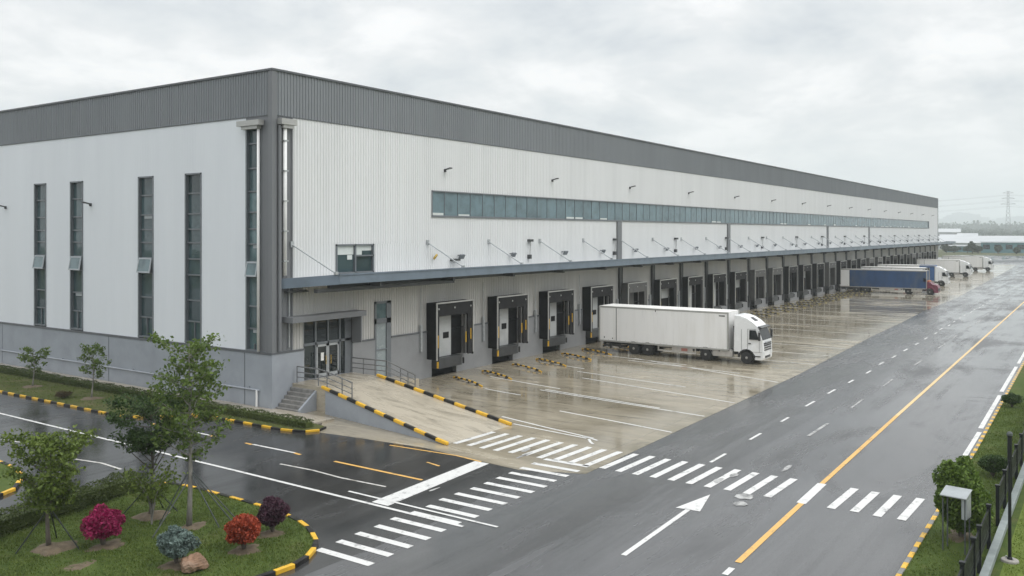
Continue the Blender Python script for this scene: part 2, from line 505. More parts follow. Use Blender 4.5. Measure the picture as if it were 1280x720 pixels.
# grass verge with hedge along the warehouse side
verge = [(28.6, 139), (28.62, 47.6), (28.9, 45.9), (29.8, 44.6), (31.1, 43.9), (31.45, 42.5), (31.5, 36.2), (31.9, 35.0), (32.6, 34.6), (33.2, 34.9), (33.4, 35.8), (33.4, 139)]
struct(MB().prism(verge, 0, .10), 'grass_verge', 'lawn_verge')
island = [(3, 21.2), (16.6, 21.4), (17.64, 21.3), (18.62, 21.15), (19.4, 21.3), (20.12, 21.7), (20.7, 22.2), (21.1, 22.8), (21.6, 23.7), (21.88, 24.6), (22.12, 26.1), (22.2, 28.1), (22.2, 31.4), (21.9, 32.6), (21.0, 33.4), (14.7, 32.4), (3, 30.4)]
struct(MB().prism(island, 0, .10), 'lawn_island', 'lawn')
island2 = [(3, 36.0), (16.6, 36.2), (18.0, 36.9), (19.2, 38.6), (19.7, 41.0), (19.9, 46), (19.9, 90), (3, 90)]
struct(MB().prism(island2, 0, .10), 'lawn_island', 'lawn')
vx = [x for x in range(-40, 461, 20)]
rv = [(x, float(kerb_line(x)) - .16) for x in vx] + [(460, -60), (-40, -60)]
struct(MB().prism(rv, 0, .10), 'lawn', 'lawn')
struct(MB().poly([(10, 2.85), (120, 2.85), (120, -30), (10, -30)], .104), 'lawn', 'lawn_bright')

def kerb(name, pts, seg, mats, w=.16, h=.14, start=0):
    mb = MB()
    P = [Vector((p[0], p[1], 0)) for p in pts]
    cum = [0]
    for a, b in zip(P, P[1:]):
        cum.append(cum[-1] + (b - a).length)
    def at(t):
        for i in range(len(P) - 1):
            if t <= cum[i + 1] or i == len(P) - 2:
                return P[i].lerp(P[i + 1], min(1, (t - cum[i]) / max(1e-6, cum[i + 1] - cum[i])))
    n = max(1, int(cum[-1] / seg))
    for i in range(n):
        a, b = at(cum[-1] * i / n), at(cum[-1] * (i + 1) / n)
        d = (b - a).normalized()
        mb.bar(a + d * .006 + Vector((0, 0, h / 2)), b - d * .006 + Vector((0, 0, h / 2)), w * random.uniform(.97, 1.03), h * random.uniform(.95, 1.0), (i + start) % 2)
    return struct(mb, name, mats, bevel=.018)
YB2 = ['yellow', 'black_paint']
kerb('kerb', verge[:10], .75, YB2, .13, .12)
kerb('kerb', island[1:15], .72, YB2, .17, .15)
kerb('kerb', island2[0:7], .72, YB2)
kerb('kerb', [(x, float(kerb_line(x)) - .08) for x in (16, 28, 38, 47, 60, 82, 110, 150)], .55, ['yellow', 'kerb_grey'])
kerb('kerb', [(x, float(kerb_line(x)) - .08) for x in (150, 200, 260, 330, 400)], 2.0, ['kerb_grey', 'kerb_grey'])

# ------------------------------------------------------------------ road markings
Z1 = .015
mb = MB()
for i in range(26):                                           # zebra across the main road
    y = 27.05 - i * .826
    if abs(y - 10.0) < .72: continue
    mb.strip([(34.45 + random.uniform(-.06, .06), y), (37.65 + random.uniform(-.08, .08), y - .12)], .32, Z1)
for i in range(16):                                           # zebra across the side road
    x = 20.15 + i * .937
    mb.strip([(x + .22, 21.8 + random.uniform(-.07, .07)), (x + .22, 19.4 + random.uniform(-.08, .08))], .31, Z1)
struct(mb, 'crosswalk_marking', 'mark_white')
struct(MB().strip([(34.4, 10.0), (37.6, 10.05)], .36, Z1), 'crosswalk_marking', 'mark_white')
struct(MB().add([(25.1, 22.98, Z1), (25.1, 23.84, Z1), (32.3, 24.2, Z1), (32.3, 23.4, Z1)], [(0, 1, 2, 3)]), 'stop_line', 'mark_white')
mb = MB()
mb.strip([(25.35, 120), (25.22, 53), (25.02, 31.6), (24.85, 19.15)], .17, Z1 + .004)
mb.strip([(25.62, 25.6), (25.5, 18.1)], .13, Z1 + .008)
struct(mb, 'edge_line_marking', 'mark_white')
mb = MB()
for a, b in ((43.2, 38.6), (35.2, 32.2)):
    mb.strip([(28.62, a), (28.65, b)], .15, Z1)
struct(mb, 'lane_marking', 'mark_white')
mb = MB()
for a, b in ((43.6, 43.22), (38.58, 38.1), (35.75, 35.22), (32.18, 31.7), (29.5, 24.2)):
    mb.strip([(28.62, a), (28.56, b)], .16, Z1)
mb.strip([(30.9, 25.9), (30.7, 25.0)], .12, Z1)
mb.strip([(32.34, 29.5), (32.6, 25.5), (32.36, 23.9)], .12, Z1)
struct(mb, 'lane_marking', 'mark_yellow')
mb = MB()
for a, b in ((46.6, 42.6), (39.7, 36.3)):
    mb.strip([(22.1, a), (22.4, (a + b) / 2), (22.3, b)], .13, Z1)
mb.strip([(26.9, 31.2), (27.0, 29.2), (26.85, 27.3), (26.95, 24.8)], .12, Z1)
struct(mb, 'lane_marking', 'mark_worn')
# yellow centre line of the main road
mb = MB()
mb.strip([(27.1, 9.86), (34.4, 9.98)], .21, Z1)
mb.strip([(37.6, 10.06), (54, 10.25)], .20, Z1)
struct(mb, 'centre_line_marking', 'mark_yellow')
mb = MB()
mb.strip([(54, 10.25), (153, 11.2), (300, 12.7), (440, 14.2)], .20, Z1)
struct(mb, 'centre_line_marking', 'mark_yellow_pale')
# lane dashes
mb = MB()
x = 38.2
while x < 330:
    y = 15.25 + (x - 48) * .0035 + random.uniform(-.12, .12)
    l = random.uniform(1.1, 2.2)
    mb.strip([(x, y), (x + l, y)], .15, Z1)
    x += random.uniform(4.4, 5.4)
struct(mb, 'lane_marking', 'mark_white')
mb = MB()
x = 46
while x < 300:
    y = 12.95 + (x - 48) * .004 + random.uniform(-.15, .15)
    l = random.uniform(1.5, 5)
    mb.strip([(x, y), (x + l, y + random.uniform(-.1, .1))], random.uniform(.10, .18), Z1)
    x += l + random.uniform(3, 9)
struct(mb, 'lane_marking', 'mark_faint')
mb = MB()
mb.strip([(39, 5.72), (52, 5.82)], .22, Z1); mb.strip([(53, 5.88), (64.5, 6.05)], .24, Z1); mb.strip([(66, 6.1), (79, 6.28)], .24, Z1); mb.strip([(81, 6.3), (120, 6.9)], .22, Z1)
struct(mb, 'edge_line_marking', 'mark_white')
# straight-ahead arrow
mb = MB()
mb.strip([(25.6, 13.15), (31.25, 13.3)], .19, Z1)
mb.add([(31.15, 13.78, Z1), (31.25, 12.84, Z1), (33.5, 13.33, Z1)], [(0, 1, 2)])
struct(mb, 'arrow_marking', 'mark_white')
# old blotches of paint
mb = MB()
for (x, y, w, l) in ((34.0, 12.1, .7, .9), (33.0, 11.9, .5, .7), (35.6, 13.8, .35, .9), (36.8, 13.55, .35, .8), (39.2, 12.0, .3, 1.6), (34.6, 22.9, .25, 1.6), (35.3, 23.4, .3, .9), (27.8, 22.9, .14, .7)):
    n = 9
    mb.poly([(x + l * math.cos(2 * PI * k / n) * random.uniform(.35, .55), y + w * math.sin(2 * PI * k / n) * random.uniform(.3, .6)) for k in range(n)], Z1 + .004)
struct(MB().strip([(25.9, 9.84), (26.55, 9.85)], .2, Z1), 'lane_marking', 'mark_white')
struct(mb, 'worn_paint_marking', 'mark_faint')
# bay lines on the apron
mb = MB()
near = [((55.2, 31.7), (52.4, 19.3)), ((49.4, 31.6), (47.6, 19.3)), ((49.75, 31.4), (48.3, 22.4)), ((44.2, 26.9), (42.8, 19.15)), ((41.0, 28.8), (39.3, 21.9)),
        ((39.8, 27.2), (39.1, 22.2)), ((51.9, 37.5), (50.5, 30.7)), ((47.7, 34.9), (47.1, 31.6)), ((60.1, 38.4), (59.0, 33.7)), ((66.3, 33.0), (61.3, 19.4)), ((57.6, 33.5), (55.9, 24.0)),
        ((66.5, 36.0), (65.3, 28.0)), ((65.0, 33), (63.6, 23.0)), ((39.0, 22.0), (38.2, 21.3)), ((39.4, 22.6), (39.0, 21.5))]
for i, (a, b) in enumerate(near):
    mb.strip([a, ((a[0] + b[0]) / 2 + random.uniform(-.07, .07), (a[1] + b[1]) / 2), b], .14, Z1 + .001)
struct(mb, 'bay_marking', 'mark_white')
mb = MB()
x = 71.3
while x < 262:
    y1 = float(apron_line(x)) - .6
    y0 = 36.0 - random.uniform(0, 4)
    mb.strip([(x + .5, y0), (x, y1 + .8)], .17, Z1)
    x += random.choice((5.6, 6.0, 6.4))
struct(mb, 'bay_marking', 'mark_worn')

# ------------------------------------------------------------------ the warehouse
WH = empty('warehouse', (XW, YW, 0), 'long grey and white corrugated warehouse with a row of loading docks under a blue canopy', 'warehouse', world=True)

def corr(mb, side, a0, a1, z0, z1, pitch=.24, depth=.035, mi=0, off=0.0):
    """ribbed sheet standing on the facade line"""
    n = max(1, int(round((a1 - a0) / pitch))); p = (a1 - a0) / n
    prof = []
    for i in range(n):
        for f, d in ((0, 0), (.62, 0), (.70, depth), (.92, depth)):
            prof.append((a0 + (i + f) * p, d))
    prof.append((a1, 0))
    o = len(mb.v); fs = []
    for a, d in prof:
        for z in (z0, z1):
            mb.v.append((a, YW - d - off, z) if side == 'L' else (XW - d - off, a, z))
    for i in range(len(prof) - 1):
        mb.f.append((o + 2 * i, o + 2 * i + 2, o + 2 * i + 3, o + 2 * i + 1)); mb.m.append(mi)

TALL = [(66.52, 68.26, 3.45, 14.25), (61.44, 63.15, 3.45, 14.25), (52.87, 54.61, 3.45, 14.3), (47.74, 49.43, 3.45, 14.32)]
SASH = [True, True, True, False]
# upper white cladding, long side
mb = MB()
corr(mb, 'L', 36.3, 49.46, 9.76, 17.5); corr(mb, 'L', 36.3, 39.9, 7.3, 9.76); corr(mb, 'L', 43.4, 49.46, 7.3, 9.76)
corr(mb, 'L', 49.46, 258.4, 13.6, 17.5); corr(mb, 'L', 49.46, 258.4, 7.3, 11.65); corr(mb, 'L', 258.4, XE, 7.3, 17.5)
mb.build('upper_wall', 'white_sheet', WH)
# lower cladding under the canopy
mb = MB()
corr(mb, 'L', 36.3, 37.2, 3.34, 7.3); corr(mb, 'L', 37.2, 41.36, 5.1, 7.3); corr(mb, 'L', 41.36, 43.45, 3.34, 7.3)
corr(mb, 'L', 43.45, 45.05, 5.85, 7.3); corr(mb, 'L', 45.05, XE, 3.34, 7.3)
mb.build('lower_wall', 'low_sheet_shaded', WH)
# end wall
mb = MB()
ys = [43.42]
for (a, b, _, _) in reversed(TALL):
    ys += [a, b]
ys.append(YB)
for i in range(0, len(ys), 2):
    corr(mb, 'E', ys[i], ys[i + 1], 3.34, 17.5, .28, .004)
for (a, b, z0, z1) in TALL:
    corr(mb, 'E', a, b, z1, 17.5, .28, .007)
mb.build('end_wall', 'white_sheet_end', WH)
# fascia band
mb = MB()
corr(mb, 'L', XW + .25, XE, 17.5, 20.12, .24, .045, off=.03)
corr(mb, 'E', YW + .25, YB, 17.5, 20.12, .24, .045, off=.03)
mb.build('fascia', 'grey_sheet', WH)
mb = MB()                                                      # parapet cap and the thin drip edge under the band
mb.box(XW - .14, YW - .14, 20.12, XE + .05, YW + .3, 20.24); mb.box(XW - .14, YW + .3, 20.12, XW + .3, YB, 20.24)
mb.box(XW + .3, YW - .05, 17.46, XE, YW - .0, 17.51); mb.box(XW - .05, YW + .3, 17.46, XW - .0, YB, 17.51)
mb.build('parapet_cap', 'trim_dark', WH)
# dark corner cladding
mb = MB()
mb.box(XW - .09, YW - .09, 3.36, XW + .28, YW + .28, 20.11)
corr(mb, 'L', XW + .28, 36.3, 3.34, 17.46, .3, .03, off=.004); corr(mb, 'E', YW + .28, 42.12, 3.34, 17.46, .3, .012, off=.004)
corr(mb, 'E', 42.12, 43.42, 17.2, 17.46, .3, .012, off=.004)
mb.box(36.24, YW - .07, 3.36, 36.33, YW + .02, 17.46)
mb.build('corner_cladding', 'corner_sheet', WH)
# building mass behind the cladding, roof
mb = MB()
mb.box(XW + .35, YW + .45, 0, XE - .02, YB - .02, 19.6)
mb.box(XE - .02, YW, 0, XE, YB, 20.1)
mb.build('core_wall', 'curtain', WH)
MB().add([(XW, YW, 19.7), (XE, YW, 19.7), (XE, (YW + YB) / 2, 20.0), (XW, (YW + YB) / 2, 20.0), (XE, YB, 19.7), (XW, YB, 19.7)], [(0, 1, 2, 3), (3, 2, 4, 5)]).build('roof', 'roof_membrane', WH)
mb = MB()
mb.box(XE - .02, YW - .14, 3.3, XE + .12, YW + .2, 20.1)
mb.build('corner_trim', 'corner_sheet', WH)

# tall windows on the end wall
def tall_window(y0, y1, z0, z1, trans, sash, split_below, gm='glass_tall'):
    f = MB(); x = XW
    for (a, b) in ((y0, y0 + .10), (y1 - .12, y1)):
        f.box(x - .045, a, z0, x + .30, b, z1)
    f.box(x - .045, y0, z1 - .1, x + .30, y1, z1); f.box(x - .06, y0, z0, x + .30, y1, z0 + .1)
    f.box(x + .29, y0, z0, x + .31, y1, z1)
    for z in trans:
        f.box(x + .08, y0 + .1, z - .045, x + .26, y1 - .12, z + .045)
    f.box(x + .08, (y0 + y1) / 2 - .03, z0 + .1, x + .25, (y0 + y1) / 2 + .03, split_below)
    w = f.build('window', 'alu_frame', WH)
    zz = [z0 + .1] + sorted(trans) + [z1 - .1]
    g = MB()
    for a, b in zip(zz, zz[1:]):
        if sash and abs((a + b) / 2 - (sash[0] + sash[1]) / 2) < .1:
            continue
        t = random.uniform(-.012, .012)
        g.add([(x + .17 + t, y0 + .1, a), (x + .17 - t, y1 - .12, a), (x + .17 - t, y1 - .12, b), (x + .17 + t, y0 + .1, b)], [(0, 1, 2, 3)])
    g.build('pane', gm, w)
    bl = MB()
    for z in trans[1:]:
        if random.random() < .10:
            bl = MB(); bl.box(x + .13, y0 + .2, z - .25, x + .14, y1 - .5, z - .045); bl.build('blind', 'sash_grey', w)
    if sash:
        a, b = sash; ang = R(10)
        s = MB(); h = b - a
        def P(y, d, t):                       # t down the sash from its top hinge, d thickness
            return (x - .02 - math.sin(ang) * t - math.cos(ang) * d, y, b - math.cos(ang) * t + math.sin(ang) * d)
        def slab(ya, yb, ta, tb, d0, d1, mbb):
            v = [P(ya, d0, ta), P(yb, d0, ta), P(yb, d0, tb), P(ya, d0, tb), P(ya, d1, ta), P(yb, d1, ta), P(yb, d1, tb), P(ya, d1, tb)]
            mbb.add(v, [(0, 1, 2, 3), (4, 5, 6, 7), (0, 1, 5, 4), (1, 2, 6, 5), (2, 3, 7, 6), (3, 0, 4, 7)])
        ya, yb = y0 + .12, y1 - .14
        slab(ya, yb, 0, .1, 0, .06, s); slab(ya, yb, h - .1, h, 0, .06, s); slab(ya, ya + .1, .1, h - .1, 0, .06, s); slab(yb - .1, yb, .1, h - .1, 0, .06, s)
        so = s.build('sash', 'sash_grey', w)
        gg = MB(); slab(ya + .1, yb - .1, .1, h - .1, .02, .04, gg)
        gg.build('sash_pane', 'glass_sash', w)
for (a, b, z0, z1), sh in zip(TALL, SASH):
    H_ = z1 - z0
    tr = [z1 - H_ * q for q in (.118, .239, .33, .41, .506, .60, .75, .875)]
    tall_window(a, b, z0, z1, tr, (tr[5], tr[4]) if sh else None, tr[-1])
def vz(v): return 17.19 - (v - 153) * 13.83 / 287
tr = [vz(v) for v in (180, 211, 240, 266, 287, 306, 328, 347, 384, 412)]
tall_window(42.12, 43.42, 3.36, 17.2, tr, (tr[7], tr[6]), tr[-1] - .9, 'glass_corner')

# ribbon window
f = MB(); g = MB()
rx0, rx1, rz0, rz1 = 49.46, 258.4, 11.65, 13.6
f.box(rx0, YW - .07, rz1 - .08, rx1, YW + .2, rz1); f.box(rx0, YW - .10, rz0, rx1, YW + .2, rz0 + .14)
f.box(rx0, YW - .07, rz0, rx0 + .1, YW + .2, rz1); f.box(rx1 - .3, YW - .07, rz0, rx1, YW + .2, rz1)
n = 131
for i in range(1, n):
    x = rx0 + (rx1 - rx0) * i / n
    f.box(x - .022, YW + .03, rz0 + .14, x + .022, YW + .12, rz1 - .08)
f.box(rx0, YW + .18, rz0, rx1, YW + .2, rz1)
rw = f.build('ribbon_window', 'alu_frame', WH)
for i in range(n):
    a = rx0 + (rx1 - rx0) * i / n + .02; b = rx0 + (rx1 - rx0) * (i + 1) / n - .02
    t = random.uniform(-.006, .006)
    g.add([(a, YW + .06 + t, rz0 + .13), (b, YW + .06 - t, rz0 + .13), (b, YW + .06 - t, rz1 - .07), (a, YW + .06 + t, rz1 - .07)], [(0, 1, 2, 3)])
g.build('pane', 'glass_ribbon', rw)
g = MB()
for i in random.sample(range(n), 26) + [2]:
    a = rx0 + (rx1 - rx0) * i / n + .1
    MB().box(a, YW + .03, rz0 + .14, a + 1.35, YW + .045, rz0 + .14 + random.uniform(.1, .2)).build('blind', 'blind', rw)

# office window above the canopy
f = MB(); g = MB()
wx0, wx1, wz0, wz1 = 39.9, 43.4, 7.85, 9.76
for b in ((wx0, wz0, wx0 + .12, wz1), (wx1 - .12, wz0, wx1, wz1), (wx0, wz1 - .1, wx1, wz1), (wx0, wz0, wx1, wz0 + .1), ((wx0 + wx1) / 2 - .05, wz0, (wx0 + wx1) / 2 + .05, wz1), (41.7, 8.95, wx1, 9.03)):
    f.box(b[0], YW - .09, b[1], b[2], YW + .22, b[3])
f.box(wx0, YW + .21, wz0, wx1, YW + .23, wz1)
ow = f.build('window', 'alu_frame', WH)
for a, b, c, d in ((wx0 + .1, 41.6, wz0 + .1, wz1 - .1), (41.7, wx1 - .1, wz0 + .1, 8.96), (41.7, wx1 - .1, 9.02, wz1 - .1)):
    g.add([(a, YW + .08, c), (b, YW + .08, c), (b, YW + .08, d), (a, YW + .08, d)], [(0, 1, 2, 3)])
g.build('pane', 'glass_tall', ow)
g = MB()
g.box(wx0 + .14, YW + .05, 9.08, 41.58, YW + .065, wz1 - .1); g.box(41.74, YW + .05, 9.05, 42.35, YW + .065, wz1 - .1); g.box(42.35, YW + .05, 9.32, wx1 - .14, YW + .065, wz1 - .1)
g.box(41.0, YW + .045, 8.75, 41.45, YW + .05, 9.05)
g.build('blind', 'blind', ow)

# base wall with a dock pit at every bay
DOCK0, PITCH, ND = 48.85, 7.53, 29
mb = MB()
def basebox(a, b):
    mb.box(a, YW - .10, 0, b, YW + .3, 3.3)
basebox(XW - .10, 37.2)
mb.box(XW - .10, YW + .3, 0, XW + .3, YB, 3.26)
mb.build('base_wall', 'base_paint', WH)
mb = MB()
basebox(41.36, 43.45)
prev = 45.05
for k in range(ND):
    x = DOCK0 + PITCH * k
    basebox(prev, x + .55)
    mb.box(x + .55, YW - .10, 1.38, x + 3.45, YW + .3, 3.3)
    prev = x + 3.45
basebox(prev, XE)
mb.box(43.45, YW - .10, 0, 45.05, YW + .3, .62)
mb.box(37.2, YW - .10, 0, 41.36, YW + .3, 1.42)
mb.build('base_wall', 'base_front_shaded', WH)
mb = MB()                                                      # dark flashing on top of the base
for a, b in ((XW - .13, 37.2), (41.36, 43.45), (45.05, XE)):
    mb.box(a, YW - .14, 3.3, b, YW - .0, 3.40)
mb.box(XW - .14, YW + .0, 3.26, XW - .0, YB, 3.40)
mb.build('flashing', 'trim_dark', WH)
mb = MB()                                                      # panel joints in the base, upstands
for y in (43.42, 58.0, 73, 88):
    mb.box(XW - .115, y - .02, 0, XW - .09, y + .02, 3.26)
mb.build('base_joint', 'trim_dark', WH)

# pipes
mb = MB(); mb.tube([(XW - .17, YB - 5, 1.27), (XW - .17, 42.0, 1.10)], .045, 8)
for y in range(43, 125, 3):
    mb.box(XW - .2, y - .03, 1.08, XW - .1, y + .03, 1.28)
mb.build('wall_pipe', 'pipe_grey', WH)
mb = MB(); mb.tube([(XW - .2, 42.2, 1.1), (XW - .2, 42.2, .12)], .065, 10); mb.build('drain_pipe', 'pipe_white', WH)
def downpipe(pts, rad, mat):
    mb = MB(); mb.tube(pts, rad, 12)
    return mb.build('downpipe', mat, WH, smooth=True)
dp = downpipe([(35.57, YW - .22, 16.95), (35.57, YW - .22, 7.95)], .125, 'pipe_white')
mb = MB(); mb.box(35.12, YW - .5, 16.95, 36.3, YW - .06, 17.3); mb.box(35.3, YW - .42, 16.75, 36.1, YW - .08, 16.95); mb.build('rain_head', 'frame_alu', dp)
mb = MB()
for z in (8.8, 10.6, 12.4, 14.2, 16):
    mb.box(35.40, YW - .36, z - .04, 35.74, YW - .05, z + .04)
mb.build('pipe_clip', 'galv', dp)
dp = downpipe([(XW - .2, 42.05, 16.9), (XW - .2, 42.05, 3.42)], .085, 'pipe_white')
mb = MB(); mb.box(XW - .5, 41.7, 16.9, XW - .08, 43.7, 17.22); mb.box(XW - .4, 41.95, 16.7, XW - .08, 43.4, 16.9); mb.build('rain_head', 'frame_alu', dp)
mb = MB(); mb.tube([(36.0, YW - .1, 7.2), (36.0, YW - .1, 3.6)], .05, 8); mb.build('conduit', 'galv', WH)
mb = MB(); mb.tube([(35.2, YW - .2, 16.9), (35.2, YW - .2, 4.2), (35.2, YW - .2, 3.5)], .1, 10); mb.build('downpipe', 'corner_sheet', WH)

# dark columns on the upper wall
for x in (78.8, 109.2, 156.8, 188.2):
    MB().box(x - .45, YW - .16, 7.6, x + .45, YW + .0, 11.63).build('column', 'corner_sheet', WH)

# loading canopy
CZ = 8.0
mb = MB()
mb.add([(35.55, YW - .02, 7.25), (37.64, 38.5, 7.45), (287, 38.5, 7.45), (287, YW - .02, 7.25), (35.55, YW - .02, 7.62), (37.64, 38.5, 7.85), (287, 38.5, 7.85), (287, YW - .02, 7.62)],
       [(0, 1, 2, 3), (4, 5, 6, 7), (0, 1, 5, 4), (1, 2, 6, 5), (2, 3, 7, 6), (3, 0, 4, 7)])
can = mb.build('canopy', ['canopy_top'], WH)
mb = MB()
mb.box(37.64, 38.38, 7.40, 287.05, 38.50, CZ)
mb.bar((35.42, YW - .04, 7.45), (37.66, 38.44, 7.69), .12, .60)
mb.box(286.95, 38.5, 7.4, 287.05, YW - .05, CZ)
mb.box(37.64, 38.33, 7.93, 287.05, 38.38, 8.02)
mb.build('canopy_fascia', 'canopy_blue', can)
mb = MB()
for k in range(-1, 33):
    x = 49.0 + PITCH * k
    if x > 286: break
    mb.box(x - .12, 38.55, 7.10, x + .12, YW - .05, 7.35)
mb.box(37.9, 39.5, 7.12, 286, 39.7, 7.33)
mb.build('canopy_beam', 'steel_dark', can)
mb = MB(); mb.box(36.6, YW - 1.9, 6.9, 49.8, YW - 1.6, 7.12); mb.box(35.6, YW - .5, 6.9, 37.2, YW - .1, 7.0)
mb.build('cable_tray', 'steel_dark', can)
def tie_rod(x, x1):
    mb = MB()
    mb.tube([(x, YW - .05, 9.8), (x1, 38.5, CZ + .05)], .05, 8)
    mb.box(x - .12, YW - .12, 9.62, x + .12, YW - .0, 9.98)
    mb.box(x1 - .1, 38.42, CZ - .02, x1 + .1, 38.62, CZ + .16)
    return mb.build('tie_rod', 'galv', can)
tie_rod(36.25, 37.5)
for k in range(31):
    x = 49.0 + PITCH * k
    if x < 272: tie_rod(x, x + 1.0)
# lamps
def floodlight(x, y, z, ax, big=True):
    """ax: outward direction"""
    mb = MB(); ox, oy = ax
    s = .62
    tx, ty = -oy, ox
    mb.bar((x, y, z - .1), (x + ox * .2, y + oy * .2, z), .07, .07)
    c = Vector((x + ox * .38, y + oy * .38, z + .03))
    d = Vector((ox, oy, .22)).normalized()
    mb.bar(c - d * .38 * s, c + d * .38 * s, .46 * s, .14 * s)
    mb.box(x - .08, y - .08, z - .2, x + .08, y + .08, z + .02)
    o = mb.build('floodlight', 'black_plastic', WH, bevel=.02)
    g = MB(); q = c - Vector((0, 0, .075 * s)) ; g.bar(q - d * .26 * s, q + d * .26 * s, .34 * s, .02); g.build('lamp_glass', 'lamp_glass', o)
for k in range(15):
    floodlight(51.0 + 15.13 * k, YW - .04, 15.22, (0, -1))
floodlight(XW - .04, 60.4, 12.6, (-1, 0)); floodlight(XW - .04, 72.6, 12.6, (-1, 0)); floodlight(XW - .04, 84.8, 12.6, (-1, 0))
for k in range(30):
    x = 52.2 + PITCH * k + random.uniform(-.6, .6)
    mb = MB()
    mb.box(x - .05, YW - .3, 8.75, x + .05, YW - .0, 8.83)
    mb.bar((x - .27, YW - .40, 8.7), (x + .27, YW - .40, 8.7), .13, .36, up=(0, -.5, .85))
    mb.build('spotlight', 'alu_frame', WH)
    if k % 2:
        mb = MB(); mb.box(x + 2.6, YW - .35, 9.75, x + 3.1, YW - .03, 9.95); mb.tube([(x + 2.75, YW - .25, 9.8), (x + 2.75, YW - .2, 8.5)], .025, 6); mb.box(x + 2.6, YW - .3, 8.3, x + 2.9, YW - .03, 8.65)
        mb.build('junction_box', 'steel_dark', WH)
mb = MB(); mb.tube([(49.6, YW - .15, 8.6), (49.6, YW - .28, 8.75), (49.75, YW - .3, 8.9)], .09, 8); mb.build('alarm_bell', 'handle_brass', WH)
mb = MB(); mb.box(51.6, YW - .5, 8.4, 52.3, YW - .06, 8.55); mb.build('bracket', 'steel_dark', WH)

# pipes between the docks
for k in range(4, 30):
    x = DOCK0 + PITCH * k - .15
    if x > XE - 1: break
    mb = MB()
    mb.box(x - .2, YW - .28, .4, x + .2, YW - .05, 7.2)
    mb.tube([(x + .42, YW - .2, 7.1), (x + .42, YW - .2, .5)], .07, 8)
    mb.build('downpipe', 'steel_dark', WH)

# entrance
f = MB(); ex0, ex1 = 37.2, 41.36
EY = YW + .12
for b in ((ex0, 1.42, ex0 + .12, 5.1), (ex1 - .55, 1.42, ex1 - .0, 5.1), (ex0, 4.98, ex1, 5.1), (ex0, 3.5, ex1, 3.66), (38.22, 1.42, 38.34, 3.5), (40.3, 1.42, 40.42, 3.5), (38.22, 3.5, 38.34, 5.1), (39.28, 3.5, 39.38, 5.1), (40.3, 3.5, 40.42, 5.1)):
    f.box(b[0], EY - .08, b[1], b[2], EY + .08, b[3])
f.box(ex0, YW + .28, 1.42, ex1, YW + .3, 5.1)
ent = f.build('entrance_frame', 'alu_frame', WH)
g = MB()
for a, b, c, d in ((37.3, 38.23, 3.64, 5.0), (38.32, 39.3, 3.64, 5.0), (39.36, 40.32, 3.64, 5.0), (40.4, 40.85, 3.64, 5.0), (37.3, 38.23, 1.45, 3.52), (40.4, 40.85, 1.45, 3.52)):
    g.add([(a, EY, c), (b, EY, c), (b, EY, d), (a, EY, d)], [(0, 1, 2, 3)])
g.build('pane', 'glass_dark', ent)
for a, b in ((38.36, 39.31), (39.33, 40.28)):
    d = MB()
    for q in ((a, 1.46, a + .11, 3.48), (b - .11, 1.46, b, 3.48), (a, 3.34, b, 3.48), (a, 1.46, b, 1.66)):
        d.box(q[0], EY - .05, q[1], q[2], EY + .05, q[3])
    d.box(a + .1, EY - .01, 1.6, b - .1, EY + .01, 3.4, 1)
    h = b - .2 if a < 39 else a + .2
    d.tube([(h, EY - .12, 2.2), (h, EY - .12, 2.75)], .028, 6, 2)
    if a < 39:
        d.box(38.75, EY - .03, 2.45, 39.0, EY - .02, 2.95, 3)
    d.build('door', ['galv', 'glass_dark', 'handle_brass', 'paper'], ent)
mb = MB(); mb.box(35.55, YW - .95, 5.12, 41.75, YW - .0, 5.46); mb.box(41.3, YW - .9, 3.42, 41.42, YW - .06, 5.12)
mb.build('entrance_canopy', 'corner_sheet', WH)
f = MB()
for b in ((43.45, .62, 43.6, 5.85), (44.6, .62, 45.05, 5.85), (43.45, 5.7, 45.05, 5.85), (43.45, 4.35, 45.05, 4.7), (43.6, 2.55, 44.6, 2.62)):
    f.box(b[0], YW - .1, b[1], b[2], YW + .12, b[3])
sd = f.build('side_door', 'alu_frame', WH)
MB().box(43.6, YW - .02, .62, 44.6, YW + .02, 4.35).build('door_leaf', 'side_leaf', sd)
MB().box(43.6, YW - .02, 4.7, 44.6, YW + .02, 5.7).build('pane', 'glass_sash', sd)

